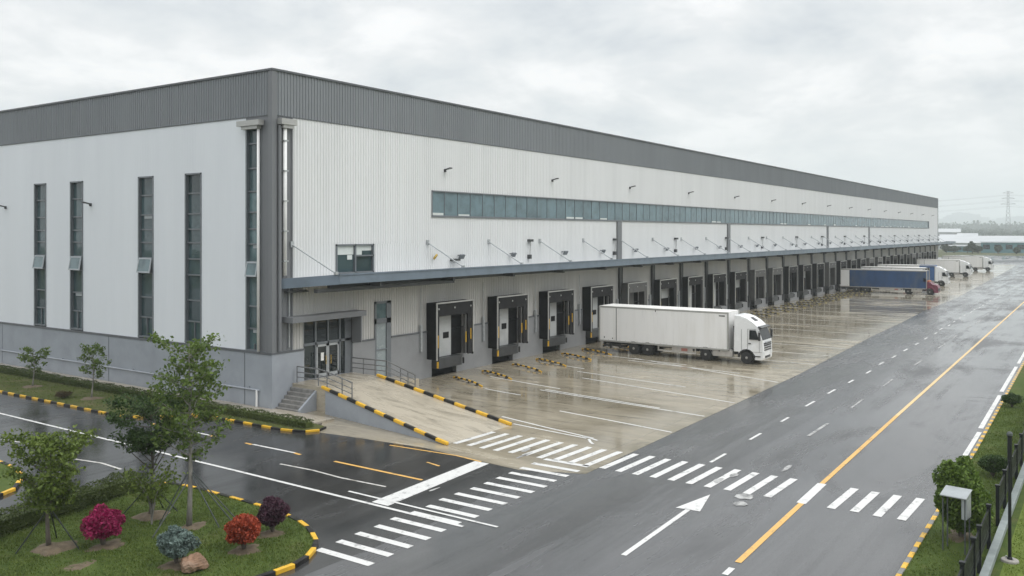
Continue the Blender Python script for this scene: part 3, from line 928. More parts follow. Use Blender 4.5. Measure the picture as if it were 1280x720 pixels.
# loading docks (one per bay, copied)
def make_dock(kind):
    dk = bpy.data.objects
    f = MB()
    D = -1.0; W = 4.4
    f.box(0, D, 1.35, .07, -.06, 5.38); f.box(W - .07, D, 1.35, W, -.06, 5.38); f.box(0, D, 5.33, W, -.06, 5.42)
    root = f.build('dock_shelter', 'black_rubber_and_dark' if kind != 'pale' else 'curtain_grey', WH)
    c = 'curtain' if kind != 'pale' else 'curtain_grey'
    L = lambda mb, n, m, **k: mb.build(n, m, root, **k)
    ORG[root] = (0, 0, 0)
    def one(n_, mt, *bx):
        L(MB().box(*bx), n_, mt)
    one('header_curtain', c, .07, D + .03, 4.45, W - .07, D + .09, 5.33)
    one('side_curtain', c, .07, D + .04, 1.4, .36, D + .1, 4.45); one('side_curtain', c, W - .62, D + .04, 1.4, W - .07, D + .1, 4.45)
    m = MB(); m.box(-.02, D - .03, 1.3, .10, D + .03, 5.42); m.box(W - .08, D - .03, 1.5, W + .02, D + .03, 5.42); m.box(-.02, D - .03, 5.36, W + .02, D + .03, 5.47)
    L(m, 'trim', 'frame_alu')
    if kind == 'open':
        m = MB(); m.box(.3, -.18, 1.38, 2.7, -.12, 4.6)
        d = L(m, 'dock_door', 'dock_door')
        one('door_window', 'black_rubber_and_dark', 1.75, -.21, 2.7, 2.4, -.19, 3.15); one('door_window', 'black_rubber_and_dark', .75, -.21, 2.7, 1.1, -.19, 3.15)
        one('dark_interior_panel', 'black_rubber_and_dark', 2.7, -.14, 1.38, 4.0, -.1, 4.6)  # black panel on the wall, the unlit interior's darkness painted as colour
        one('side_flap', 'curtain_grey', 3.55, -.88, 1.45, 3.68, -.7, 4.4)
    elif kind == 'raised':
        one('dock_door', 'dock_door', .6, -.18, 3.3, 3.8, -.12, 4.6)
        one('dark_interior_panel', 'black_rubber_and_dark', .4, -.14, 1.38, 4.0, -.1, 4.6)  # flat black sheet, interior shade painted in below the raised door
    else:
        one('dock_door', 'dock_door' if kind == 'dark' else 'curtain_grey', 1.2, -.18, 1.38, 2.9, -.12, 4.6)
        one('dark_interior_panel', 'black_rubber_and_dark', .6, -.14, 1.38, 1.2, -.1, 4.6); one('dark_interior_panel', 'black_rubber_and_dark', 2.9, -.14, 1.38, 3.9, -.1, 4.6)  # black strips beside the door, interior shade painted in
    m = MB(); m.box(.62, -.72, 1.22, 3.38, -.1, 1.36); m.box(.66, -.70, .62, 3.34, -.62, 1.22); m.box(.62, -.62, .62, 3.38, .12, 1.22)
    L(m, 'dock_leveller', 'steel_dark')
    for x in (.40, 3.45):
        one('bumper', 'yellow' if (x < 1 and kind == 'open') else 'black_paint', x, -.78, .70, x + .11, -.68, 1.15)
    for x, z0, z1 in ((.16, 2.2, 3.1), (W - .35, 2.5, 3.3), (W - .95, 2.3, 3.1)):
        if kind == 'open' or x < 1:
            one('guide_mark', 'yellow' if kind == 'open' else 'yellow_old', x, D - .01, z0, x + .065, D + .035, z1)
    for x in (.3, 2.15, W - .3):
        L(MB().lathe([(.07, 0), (.07, .05)], 'y', (x, D - .0, 5.0), 10), 'marker_lamp', 'frame_alu')
    one('control_box', 'galv', -.85, -.28, 2.0, -.68, -.1, 3.9)
    L(MB().tube([(-.76, -.18, 3.9), (-.76, -.18, 6.6)], .03, 6), 'conduit', 'galv')
    m = MB(); m.box(.55, -.08, 0.02, 3.45, .28, .04); m.box(.55, .26, 0.0, 3.45, .28, 1.3)
    L(m, 'dock_pit', 'black_rubber_and_dark')  # pit lining coloured black to give the shade of the recess
    for o in [root] + kids(root):        # geometry is already local to the dock
        pass
    return root
protos = {}
# the shelters' shapes are written round their own left foot, so undo the warehouse origin
_org = ORG[WH]; ORG[WH] = (0, 0, 0)
for kd in ('open', 'dark', 'pale', 'raised'):
    protos[kd] = make_dock(kd)
ORG[WH] = _org
usedk = set()
for k in range(ND):
    kd = 'open' if k < 4 else ('dark', 'dark', 'raised', 'pale', 'pale', 'raised', 'dark', 'dark', 'raised', 'pale', 'pale', 'dark', 'raised', 'dark', 'pale')[k % 15]
    src = protos[kd]
    o = src if kd not in usedk else copy_tree(src, WH)
    usedk.add(kd)
    o.location = (DOCK0 + PITCH * k - XW, 0, 0)

# porch, ramp, steps
mb = MB()
mb.box(36.25, 37.6, 0, 41.25, YW - .10, 1.42)
mb.box(41.25, 38.9, 0, 45.6, YW - .10, .60)
struct(mb, 'porch', 'ramp_conc', bevel=.015)
def rz_(t): return 1.42 * (1 - t) + .012 * t
def rp(s, t):                    # s 0 left..1 right, t 0 top..1 bottom
    a = Vector((35.75, 37.6)).lerp(Vector((33.95, 27.3)), t); b = Vector((40.6, 37.6)).lerp(Vector((39.3, 27.0)), t)
    p = a.lerp(b, s)
    return (p.x, p.y)
v = []; fs = []
for i in range(13):
    t = i / 12
    for s in (0, 1):
        p = rp(s, t); v.append((p[0], p[1], rz_(t)))
for i in range(12):
    fs.append((2 * i, 2 * i + 1, 2 * i + 3, 2 * i + 2))
struct(MB().add(v, fs), 'ramp', 'ramp_conc')
v = []
for s in (0, 1):
    for t in (0, 1):
        p = rp(s, t); v += [(p[0], p[1], 0), (p[0], p[1], rz_(t) - .004)]
struct(MB().add(v, [(0, 2, 3, 1), (4, 6, 7, 5), (0, 1, 5, 4)]), 'ramp_side', 'base_paint')

def striped_kerb(s, label, t0=-.03, t1=1.02, n=13):
    mb = MB()
    for i in range(n):
        a, b = t0 + (t1 - t0) * i / n, t0 + (t1 - t0) * (i + 1) / n
        pa, pb = rp(s, a), rp(s, b)
        mb.bar((pa[0], pa[1], rz_(min(1, a)) + .085), (pb[0], pb[1], rz_(min(1, b)) + .085), .17, .17, i % 2)
    p = rp(s, .5)
    o = mb.build('ramp_kerb', YB2, loc=(p[0], p[1], 0), bevel=.03)
    return tag(o, label, 'kerb', 'striped kerbs along the ramp')
striped_kerb(0, 'yellow and black striped kerb on the ramp edge nearest the concrete steps')
striped_kerb(1, 'yellow and black striped kerb on the ramp edge nearest the dock doors', -.05, 1.0)

mb = MB()
n = 7
for i in range(n):
    x0 = 34.95 + i * .22
    mb.box(x0, 39.0, 0, 36.6, YW - .12, 1.42 * (i + 1) / (n + .0) - .02)
st = mb.build('entrance_steps', 'step_conc', loc=(35.4, 40, 0), bevel=.02)
tag(st, 'grey concrete steps climbing to the glass entrance beside the warehouse corner', 'steps')
mb = MB()
mb.add([(34.95, 38.85, 0), (36.6, 38.85, 0), (36.6, 38.85, 1.42), (34.95, 38.85, .22), (34.95, 39.0, 0), (36.6, 39.0, 0), (36.6, 39.0, 1.42), (34.95, 39.0, .22)],
       [(0, 1, 2, 3), (4, 5, 6, 7), (0, 1, 5, 4), (1, 2, 6, 5), (2, 3, 7, 6), (3, 0, 4, 7)])
mb.build('side_wall', 'base_paint', st)

def railing(label, path, h=1.0, rails=(1.0, .66, .36)):
    p0 = path[0]
    root = empty('railing', p0, label, 'railing', 'grey tube railings by the entrance', world=True)
    P = [Vector(p) for p in path]
    for a, b in zip(P, P[1:]):
        n = max(1, int((b - a).length / .95))
        for i in range(n + 1):
            if i == 0 and a is not P[0]: continue
            q = a.lerp(b, i / n); MB().tube([q, q + Vector((0, 0, h))], .036, 6).build('post', 'rail_grey', root)
    for r in rails:
        m = MB(); m.tube([p + Vector((0, 0, r)) for p in P], .040 if r == 1.0 else .03, 6); m.build('rail', 'rail_grey', root)
railing('grey tube railing beside the concrete steps, sloping down along the ramp', [(36.45, 40.75, 1.42), (36.45, 38.9, 1.42), (36.0, 37.7, 1.42), (35.72, 36.2, 1.22), (35.5, 35.2, 1.1)])
railing('grey tube railing on the porch side towards the first dock door', [(41.05, 40.7, 1.42), (41.15, 37.75, 1.42), (42.6, 37.9, .8), (44.6, 38.4, .02)])

# wheel guides in front of the docks
ORD = ['first', 'second', 'third', 'fourth', 'fifth', 'sixth', 'seventh', 'eighth', 'ninth', 'tenth', 'eleventh', 'twelfth', 'thirteenth', 'fourteenth', 'fifteenth', 'sixteenth', 'seventeenth', 'eighteenth', 'nineteenth', 'twentieth']
def guide(x, dx, label):
    root = empty('wheel_guide', (x, 39.3, 0), label, 'wheel guide', 'striped wheel guides at the dock doors')
    L = 3.9; n = 11
    hs = [.02, .09, .13, .10, .13, .11, .14, .10, .12, .10, .06, .02]
    t = MB()
    jx = [random.uniform(-.03, .03) for _ in range(n + 1)]
    t.tube([(dx * i / n + jx[i], -L * i / n, hs[i] + .05) for i in range(n + 1)], .062, 8)
    t.m = [(q // 8) % 2 if q < n * 8 else 0 for q in range(len(t.f))]
    t.build('guide_tube', ['yellow' if x < 74 else 'yellow_old', 'black_paint'], root)
    for i in (2, 6, 9):
        m = MB(); m.box(dx * i / n - .12, -L * i / n - .12, 0, dx * i / n + .12, -L * i / n + .12, .03); m.tube([(dx * i / n, -L * i / n, .02), (dx * i / n, -L * i / n, hs[i])], .05, 6)
        m.build('foot', 'black_paint', root)
for k in range(16):
    x = DOCK0 + PITCH * k
    slant = -1.8 if k < 3 else -1.2
    guide(x + 1.0, slant, 'striped wheel guide at the %s dock from the entrance, side nearer the entrance' % ORD[k])
    guide(x + 4.5, slant, 'striped wheel guide at the %s dock from the entrance, side away from it' % ORD[k])

# ------------------------------------------------------------------ trucks
def wheel(root, x, y, dual, side, r=.5):
    """side -1: outer face towards -x"""
    w = .62 if dual else .32
    c = (x, y, r)
    s = side
    prof = [(r * .60, 0), (r * .66, s * -.0), (r * .93, s * .01), (r, s * .05), (r, s * -.0 + -s * (w - .05)), (r * .93, -s * w), (r * .6, -s * w)]
    prof = [(a, b) for a, b in prof]
    t = MB()
    pr = [(r * .58, -.0), (r * .9, 0), (r, .06), (r, w - .06), (r * .9, w), (r * .58, w)]
    t.lathe([(a, (b if s < 0 else -b)) for a, b in pr], 'x', c, 28)
    o = t.build('wheel', 'tyre', root, smooth=False, bevel=.01)
    m = MB()
    m.lathe([(a, (b if s < 0 else -b)) for a, b in [(r * .60, .015), (r * .56, .02), (r * .50, .10), (r * .3, .09), (r * .27, .02), (r * .16, -.02), (r * .0 + .01, -.02)]], 'x', c, 20)
    for k in range(8):
        t_ = 2 * PI * k / 8
        m.lathe([(.022, .06 * (1 if s < 0 else -1)), (.022, .095 * (1 if s < 0 else -1))], 'x', (x, y + math.cos(t_) * r * .4, r + math.sin(t_) * r * .4), 6)
    m.build('rim', 'rim', o)

CABP = [(0.06, .36), (0.0, .55), (0.0, 1.30), (.05, 1.92), (.40, 2.92), (.50, 3.03), (.85, 3.36), (1.35, 3.66), (1.85, 3.82), (2.36, 3.86), (2.36, .92), (1.98, .92)]
def cab(root, y0, paint, cap=None, low=False):
    """y0: front of the cab (most negative y)"""
    prof = list(CABP)
    if low:
        prof = [(0.05, .36), (0, .6), (0, 1.2), (.2, 1.62), (.9, 1.78), (1.15, 2.05), (1.5, 2.2), (2.36, 2.2), (2.36, .92), (1.98, .92)]
    axle = 1.30
    arch = []
    for k in range(9):
        t = PI * .92 * (1 - k / 8) + .12
        arch.append((axle + .62 * math.cos(PI - t), .5 + .62 * math.sin(t)))
    arch = sorted(arch, key=lambda q: -q[0])
    prof += arch + [(.62, .36)]
    mb = MB(); n = len(prof)
    def xin(z): return max(0, (z - 2.0)) * .075 if z > 2 else 0
    rows = []
    for xb, sgn in ((0, 1), (2.48, -1)):
        for (u, z) in prof:
            fr = .10 if (u < .07 and z < 3) else (.05 if u < .5 else 0)
            rows.append((xb + sgn * (xin(z) + fr), y0 + u, z))
    mb.add(rows, [tuple(range(n)), tuple(range(2 * n - 1, n - 1, -1))] + [(i, i + n, (i + 1) % n + n, (i + 1) % n) for i in range(n)])
    c = mb.build('cab', paint, root, bevel=.05, segs=3, angle=28)
    if low:
        m = MB(); m.box(.1, y0 - .02, .7, 2.38, y0 + .02, 1.1); m.build('grille', 'black_plastic', c)
        m = MB(); m.box(.3, y0 + 1.4, 2.2, 2.2, y0 + 2.2, 2.4); m.box(.0, y0 + 1.9, 2.2, .4, y0 + 2.3, 2.8); m.build('load_frame', 'orange_paint', c)
        return c
    P = lambda u, z: (y0 + u, z)
    # windscreen: slab just proud of the sloping front
    m = MB()
    def fr(x, u, z, d): return (x, y0 + u - d * .94, z + d * .33)
    a = [fr(.17, .045, 1.96, .012), fr(2.31, .045, 1.96, .012), fr(2.23, .385, 2.88, .012), fr(.25, .385, 2.88, .012)]
    b = [fr(.17, .045, 1.96, -.03), fr(2.31, .045, 1.96, -.03), fr(2.23, .385, 2.88, -.03), fr(.25, .385, 2.88, -.03)]
    m.add(a + b, [(0, 1, 2, 3), (4, 5, 6, 7), (0, 1, 5, 4), (1, 2, 6, 5), (2, 3, 7, 6), (3, 0, 4, 7)])
    m.build('windscreen', 'glass_truck', c)
    m = MB(); m.bar((.12, y0 + .28, 2.96), (2.36, y0 + .28, 2.96), .34, .07, up=(0, -.35, 1)); m.build('sun_visor', 'glass_truck', c, bevel=.02)
    for sx in (0, 1):
        X = lambda z, d: (xin(z) - d) if sx == 0 else (2.48 - xin(z) + d)
        m = MB()
        q = [(.30, 1.98), (1.08, 1.98), (1.08, 2.72), (.58, 2.72), (.34, 2.12)]
        v = [(X(z, .012), y0 + u, z) for u, z in q] + [(X(z, -.03), y0 + u, z) for u, z in q]
        k = len(q)
        m.add(v, [tuple(range(k)), tuple(range(2 * k - 1, k - 1, -1))] + [(i, (i + 1) % k, (i + 1) % k + k, i + k) for i in range(k)])
        m.build('side_window', 'glass_truck', c)
        m = MB()                               # shut lines of the door and locker, door handle
        for u0, z0, u1, z1 in ((.26, 1.0, .26, 1.95), (1.22, 1.15, 1.22, 2.80), (1.72, 1.1, 1.72, 2.75), (.05, 1.0, 1.0, 1.0), (1.22, 2.80, .5, 2.80)):
            m.box(X(min(z0, 2), .006), y0 + min(u0, u1) - .009, min(z0, z1) - .009, X(min(z0, 2), -.01), y0 + max(u0, u1) + .009, max(z0, z1) + .009)
        m.box(X(1.6, .025), y0 + .95, 1.62, X(1.6, -.01), y0 + 1.15, 1.70)
        m.build('door_seam', 'black_plastic', c)
        m = MB()                               # mirrors
        xo = -.26 if sx == 0 else 2.48 + .26
        xi = 0.0 if sx == 0 else 2.48
        m.box(xo - .10, y0 + .10, 1.95, xo + .10, y0 + .24, 2.62); m.box(min(xo, xi), y0 + .2, 2.64, max(xo, xi) + .06, y0 + .25, 2.70); m.box(min(xo, xi), y0 + .2, 2.0, max(xo, xi), y0 + .24, 2.04)
        m.build('mirror', 'black_plastic', c, bevel=.03)
        m = MB(); x0 = .12 if sx == 0 else 2.48 - .56
        m.add([(x0, y0 - .02, .74), (x0 + .44, y0 - .02, .74), (x0 + .44, y0 - .02, .92), (x0 + .1, y0 - .02, 1.06), (x0, y0 - .02, 1.06), (x0, y0 + .05, .74), (x0 + .44, y0 + .05, .74), (x0 + .44, y0 + .05, .92), (x0 + .1, y0 + .05, 1.06), (x0, y0 + .05, 1.06)],
              [(0, 1, 2, 3, 4), (9, 8, 7, 6, 5), (0, 1, 6, 5), (1, 2, 7, 6), (2, 3, 8, 7), (3, 4, 9, 8), (4, 0, 5, 9)])
        m.build('headlight', 'lamp_glass', c)
        m = MB()                               # dark arch trim and step
        for k in range(8):
            t0, t1 = PI * k / 8, PI * (k + 1) / 8
            xx = -.025 if sx == 0 else 2.48 + .025
            m.bar((xx + (.06 if sx == 0 else -.06), y0 + axle + .66 * math.cos(t0), .5 + .66 * math.sin(t0)), (xx + (.06 if sx == 0 else -.06), y0 + axle + .66 * math.cos(t1), .5 + .66 * math.sin(t1)), .14, .09)
        m.box((-.01 if sx == 0 else 2.30), y0 + .18, .62, (.18 if sx == 0 else 2.49), y0 + .66, .70)
        m.build('arch_trim', 'black_plastic', c)
    m = MB()
    for z in (1.10, 1.28, 1.46, 1.62):
        m.box(.42, y0 - .035, z, 2.06, y0 + .03, z + .10)
    m.box(.62, y0 - .02, .50, 1.86, y0 + .03, .68)
    m.build('grille', 'black_plastic', c)
    m = MB(); m.box(.75, y0 - .05, 1.72, 1.73, y0 + .05, 1.80); m.build('badge_bar', 'galv', c)
    m = MB(); m.add([(.85, y0 + .88, 3.41), (1.6, y0 + .88, 3.41), (1.5, y0 + 1.3, 3.66), (.95, y0 + 1.3, 3.66), (.85, y0 + .88, 3.30), (1.6, y0 + .88, 3.30), (1.5, y0 + 1.3, 3.55), (.95, y0 + 1.3, 3.55)],
                   [(0, 1, 2, 3), (4, 5, 6, 7), (0, 1, 5, 4), (1, 2, 6, 5), (2, 3, 7, 6), (3, 0, 4, 7)]); m.build('roof_hatch', 'black_plastic', c)
    return c

def truck(loc, label, ltrail, L, axles, dual, body='trailer_white', roofm='trailer_roof', front=None, rearm=None, low=False, top=4.05, cabpaint='truck_white', group=None, detail=True):
    root = empty('articulated_truck', loc, label, 'truck', group)
    W = 2.5; zb = 1.03
    mb = MB(); mb.box(0, -ltrail, zb, W, 0, top - .06)
    tr = mb.build('trailer', body, root, bevel=.02)
    m = MB(); m.box(.0, -ltrail + .0, top - .058, W, 0, top + .02); m.build('trailer_roof', roofm, tr, bevel=.025)
    m = MB()
    m.box(-.025, -ltrail - .02, zb - .10, .06, .02, zb + .03); m.box(W - .06, -ltrail - .02, zb - .10, W + .025, .02, zb + .03)
    for y in (-ltrail - .015, .015):
        for x in (-.012, W + .012):
            m.box(x - .05, y - .06, zb, x + .05, y + .06, top)
    m.box(-.02, -ltrail, top - .14, .05, 0, top - .01)
    if detail:
        y = -.35
        while y > -ltrail:
            m.box(-.035, y - .02, zb + .07, -.02, y + .02, zb + .11); y -= .55
    m.build('trailer_rail', 'frame_alu' if body == 'trailer_white' else 'tarp_grey', tr)
    if rearm:
        m = MB(); m.box(-.012, -1.6, zb + .03, W + .012, .012, top - .15); m.build('rear_panel', rearm, tr)
    if front:
        mt, ln = front
        m = MB(); m.box(-.014, -ltrail - .02, zb + .03, W + .014, -ltrail + ln, top + .03); m.build('front_panel', mt, tr)
    if detail:
        m = MB(); m.box(-.008, -1.66, zb + .05, .0, -1.60, top - .15); m.box(-.012, -.5, zb + .2, .0, -.42, zb + .34); m.box(-.012, -1.3, zb + .16, 0, -1.22, zb + .26)
        m.build('panel_seam', 'black_plastic', tr)
        MB().box(-.02, -ltrail + .25, top - .36, 0, -ltrail + .75, top - .27).build('plate', 'steel_dark', tr); MB().box(-.02, -5.4, top - .30, 0, -5.34, top - .15).build('catch', 'steel_dark', tr)
        m = MB()
        for x in (.35, .95, 1.55, 2.15):
            m.tube([(x, .05, zb), (x, .05, top - .1)], .022, 6)
        m.box(W / 2 - .012, .0, zb, W / 2 + .012, .02, top - .1)
        m.build('rear_door', 'galv', tr)
    ch = MB()
    ch.box(.65, -ltrail, zb - .34, .85, -.1, zb - .1); ch.box(W - .85, -ltrail, zb - .34, W - .65, -.1, zb - .1)
    y = -.5
    while y > -ltrail:
        ch.box(.05, y - .05, zb - .2, W - .05, y + .05, zb - .1); y -= 1.5
    ch.box(.65, -L + 1.0, .62, .9, -ltrail + 3.5, .86); ch.box(W - .9, -L + 1.0, .62, W - .65, -ltrail + 3.5, .86)
    for a in axles:
        ch.tube([(.1, a, .5), (W - .1, a, .5)], .09, 8)
    ch.box(.15, -.35, .42, W - .15, -.22, .58); ch.box(.3, -.3, .5, .42, -.2, zb - .1); ch.box(W - .42, -.3, .5, W - .3, -.2, zb - .1)
    ch.bar((.25, -.9, .55), (.25, -.25, .75), .1, .1); ch.bar((.2, -2.2, .6), (.2, -1.2, .66), .25, .2); ch.box(.1, -2.5, .5, .5, -2.3, .7)
    ch.build('chassis', 'chassis', root)
    for a in axles:
        d = a in dual
        wheel(root, -.0, a, d, -1); wheel(root, W - .0, a, d, 1)
    if detail:
        m = MB()
        g0, g1 = axles[1] - .95, axles[2] + .85
        for z in (.50, .86):
            m.box(.03, g1, z, .08, g0, z + .11)
        for y in (g0 - .06, (g0 + g1) / 2, g1 + .06):
            m.box(.04, y - .05, .50, .10, y + .05, zb - .1)
        m.box(.05, g1 + .3, .6, .07, g0 - 1.3, .88)
        m.build('side_guard', 'guard_alu', root)
        m = MB(); m.box(.025, g1 + .75, .62, .05, g1 + 1.3, .86); m.build('reflector', 'red_mark', root)
        m = MB(); m.tube([(.42, -L + 2.65, .72), (.42, -ltrail + 2.9 - .6, .72)], .32, 16)
        m.box(.08, -L + 2.5, .42, .55, -L + 4.2, .95)
        m.build('fuel_tank', 'guard_alu', root, bevel=.05)
        m = MB()
        for a in axles[:3]:
            for k in range(6):
                t0, t1 = PI * (.12 + .76 * k / 6), PI * (.12 + .76 * (k + 1) / 6)
                m.bar((.16, a + .6 * math.cos(t0), .5 + .6 * math.sin(t0)), (.16, a + .6 * math.cos(t1), .5 + .6 * math.sin(t1)), .36, .03)
        m.box(.08, -.95, .3, .55, -.92, .9)
        m.build('mudguard', 'black_plastic', root)
        m = MB(); m.tube([(W / 2 - .5, -L + 2.42, 1.2), (W / 2 - .5, -L + 2.62, 2.9)], .07, 8); m.box(.4, -L + 2.40, .9, W - .4, -L + 2.5, 2.6); m.build('cab_rear', 'chassis', root)
    if L - ltrail > .6:
        cab(root, -L, cabpaint, low=low)
    return root

truck((68.45, 37.5, .01), 'white articulated lorry with dirty white box trailer, the nearest and largest of the lorries', 11.75, 14.6, (-3.3, -4.6, -9.85, -13.3), (-3.3, -4.6, -9.85))
truck((162.0, 40.2, .01), 'blue curtain sided trailer with white rear panel behind a low magenta cab', 14.1, 15.9, (-2.8, -4.3, -11.2, -14.6), (-2.8, -4.3, -11.2), body='trailer_blue', roofm='tarp_grey', rearm='trailer_white', low=True, cabpaint='magenta_paint')
truck((175.0, 39.6, .01), 'white box trailer with a dark front edge parked just behind the blue trailer', 11.5, 11.9, (-2.8, -4.3, -9.6), (-2.8, -4.3), front=('curtain', .3))
truck((189.3, 39.6, .01), 'white cabbed lorry with a blue panel behind its cab', 10.6, 13.0, (-2.8, -4.1, -9.0, -11.7), (-2.8, -4.1, -9.0), front=('blue_paint', 2.8))
truck((232.6, 39.6, .01), 'plain white box lorry, second farthest along the loading apron', 9.3, 11.8, (-2.8, -4.1, -7.6, -10.5), (-2.8, -4.1, -7.6))
truck((271.0, 39.6, .01), 'plain white box lorry farthest along the apron, at the end of the warehouse', 10.0, 12.5, (-2.8, -4.1, -8.2, -11.2), (-2.8, -4.1, -8.2))

# ------------------------------------------------------------------ plants
def bez(p0, p1, p2, n):
    return [p0 * (1 - t) ** 2 + p1 * 2 * t * (1 - t) + p2 * t * t for t in [i / n for i in range(n + 1)]]

def tree(loc, label, h, crown, leafm, barkm, nbr, leaf, per, sigma, trunk_r, group=None, low=.35, up=.6, sub=4, name='tree', aspect=.5, lean=(0, 0), flat=False):
    """crown = (radius, z_low, z_high); tapered trunk, curved limbs, twigs that carry leaf clusters"""
    root = empty(name, loc, label, 'tree', group, world=True)
    B = Vector(loc); rad, z0, z1 = crown
    tp = []
    for i in range(9):
        t = i / 8
        tp.append(B + Vector((lean[0] * t + .05 * math.sin(5 * t + loc[0]), lean[1] * t + .05 * math.cos(4 * t), h * .93 * t)))
    tb = MB(); tb.tube(tp, [trunk_r * (1.15 if i == 0 else 1 - .85 * i / 8) for i in range(9)], 9)
    ends = []
    def on(zf):
        i = min(7, int(zf * 8)); return tp[i].lerp(tp[i + 1], zf * 8 - i)
    for k in range(nbr):
        f = low + (.97 - low) * (k + random.random() * .6) / nbr
        s = on(f); az = k * 2.399 + random.uniform(-.4, .4)
        zf = min(1, max(0, (s.z - B.z - z0) / (z1 - z0)))
        reach = rad * (1.0 if flat else (.55 + .75 * math.sin(PI * min(1, zf * .85 + .15)))) * random.uniform(.6, 1.12)
        e = s + Vector((math.cos(az) * reach, math.sin(az) * reach, reach * up * random.uniform(.5, 1.3)))
        e.z = min(max(e.z, B.z + z0 + .1), B.z + z1)
        mid = s.lerp(e, .5) + Vector((0, 0, -.12 * reach if not flat else .3 * reach))
        pts = bez(s, mid, e, 6)
        r0 = trunk_r * .42 * (1 - .5 * f)
        tb.tube(pts, [r0 * (1 - .8 * i / 6) for i in range(7)], 6)
        for j in range(sub):
            q = pts[random.randint(2, 6)]
            d = Vector((random.gauss(0, 1), random.gauss(0, 1), random.gauss(.35, .6))).normalized() * random.uniform(.25, .6) * rad * .45
            ee = q + d
            if ee.z > B.z + z1: ee.z = B.z + z1 - random.uniform(0, .25)
            tb.tube([q, q.lerp(ee, .5) + Vector((0, 0, .03)), ee], [r0 * .35, r0 * .2, r0 * .08], 5)
            ends.append((ee, 1.0)); ends.append((q.lerp(ee, .55), .6))
        ends.append((e, 1.2))
    tb.build('trunk', barkm, root, smooth=True)
    P = []
    for e, w in ends:
        nn = max(4, int(per * w * random.uniform(.4, 1.4)))
        c = RNG.normal(size=(nn, 3)) * np.array([sigma, sigma, sigma * .7]) + np.array(e)
        P.append(c)
    P = np.concatenate(P)
    P = P[P[:, 2] > B.z + z0 - .3]
    quads_mesh('crown', leaf_quads(P, leaf, .45, .3, aspect), leafm, root)
    return root

tree((15.2, 28.9, .1), 'bushy young tree with a broad fresh green crown, leftmost on the front lawn island', 3.75, (.95, 1.45, 3.80), 'leaf_fresh', 'bark', 26, .125, 24, .13, .08, low=.32, up=.85, sub=6, aspect=.55)
tree((19.0, 29.0, .1), 'dark green umbrella shaped tree on the lawn island, left of the tallest tree', 4.35, (1.12, 2.75, 4.65), 'leaf_dark', 'bark', 24, .12, 34, .13, .075, low=.40, up=.75, sub=6, aspect=.5)
tree((19.15, 26.95, .1), 'tallest tree on the lawn island with a pale straight trunk and open sparse crown', 7.0, (1.05, 2.3, 7.0), 'leaf_mid', 'bark_pale', 40, .135, 13, .12, .095, low=.36, up=.62, sub=5, aspect=.6)
tree((30.67, 60.3, .1), 'thin sapling on the verge below the warehouse end wall, farther from the corner', 2.6, (.75, .9, 2.6), 'leaf_mid', 'bark_pale', 15, .17, 10, .10, .05, low=.35, up=.9, sub=3)
tree((30.57, 52.9, .1), 'thin upright sapling on the verge below the warehouse end wall, nearer the corner', 3.3, (.75, 1.0, 3.3), 'leaf_mid', 'bark_pale', 18, .17, 10, .10, .055, low=.33, up=1.0, sub=3)
# light undergrowth leaning at the foot of the dark tree
rt = empty('young_tree', (18.55, 28.3, .1), 'small light green whippy sapling under the dark umbrella shaped tree', 'tree', world=True)
mb = MB(); P = []
for k in range(7):
    az = k * 2.4; e = Vector((18.55 + math.cos(az) * .75, 28.3 + math.sin(az) * .75, random.uniform(1.5, 2.2)))
    pts_ = bez(Vector((18.55, 28.3, .1)), Vector((18.6, 28.3, 1.2)), e, 6)
    mb.tube(pts_, [.03 - .004 * i for i in range(7)], 5)
    for q in pts_[3:]:
        P.append(RNG.normal(size=(34, 3)) * np.array([.2, .2, .13]) + np.array(q))
mb.build('stem', 'bark_pale', rt); quads_mesh('foliage', leaf_quads(np.concatenate(P), .14, .4), 'leaf_fresh', rt)

def stakes(name_at, label, poles, mat, r=.022):
    c = poles[0][1]
    root = empty('tree_support', (c[0], c[1], .1), label, 'tree support', world=True)
    for a, b in poles:
        m = MB(); m.tube([a, b], r, 6); m.build('pole', mat, root)
stakes(0, 'dark support poles leaning on the leftmost bushy tree', [((14.35, 29.35, .08), (15.15, 28.95, 1.35)), ((15.75, 28.0, .08), (15.28, 28.85, 1.35)), ((15.9, 29.7, .08), (15.28, 28.95, 1.35))], 'stake_dark')
stakes(0, 'grey support poles propping the tallest pale trunked tree', [((20.35, 26.1, .08), (19.22, 26.9, 2.0)), ((20.7, 26.4, .08), (19.22, 26.95, 2.1)), ((19.7, 26.0, .08), (19.2, 26.88, 1.9)), ((17.7, 27.0, .08), (19.05, 26.95, 1.7)), ((18.7, 28.1, .08), (19.1, 27.05, 1.95))], 'stake')
stakes(0, 'dark support poles beside the umbrella shaped tree', [((19.5, 28.15, .35), (19.05, 28.93, 1.2)), ((18.2, 29.8, .08), (18.95, 29.05, 1.3)), ((19.9, 29.6, .08), (19.06, 29.04, 1.3))], 'stake_dark')

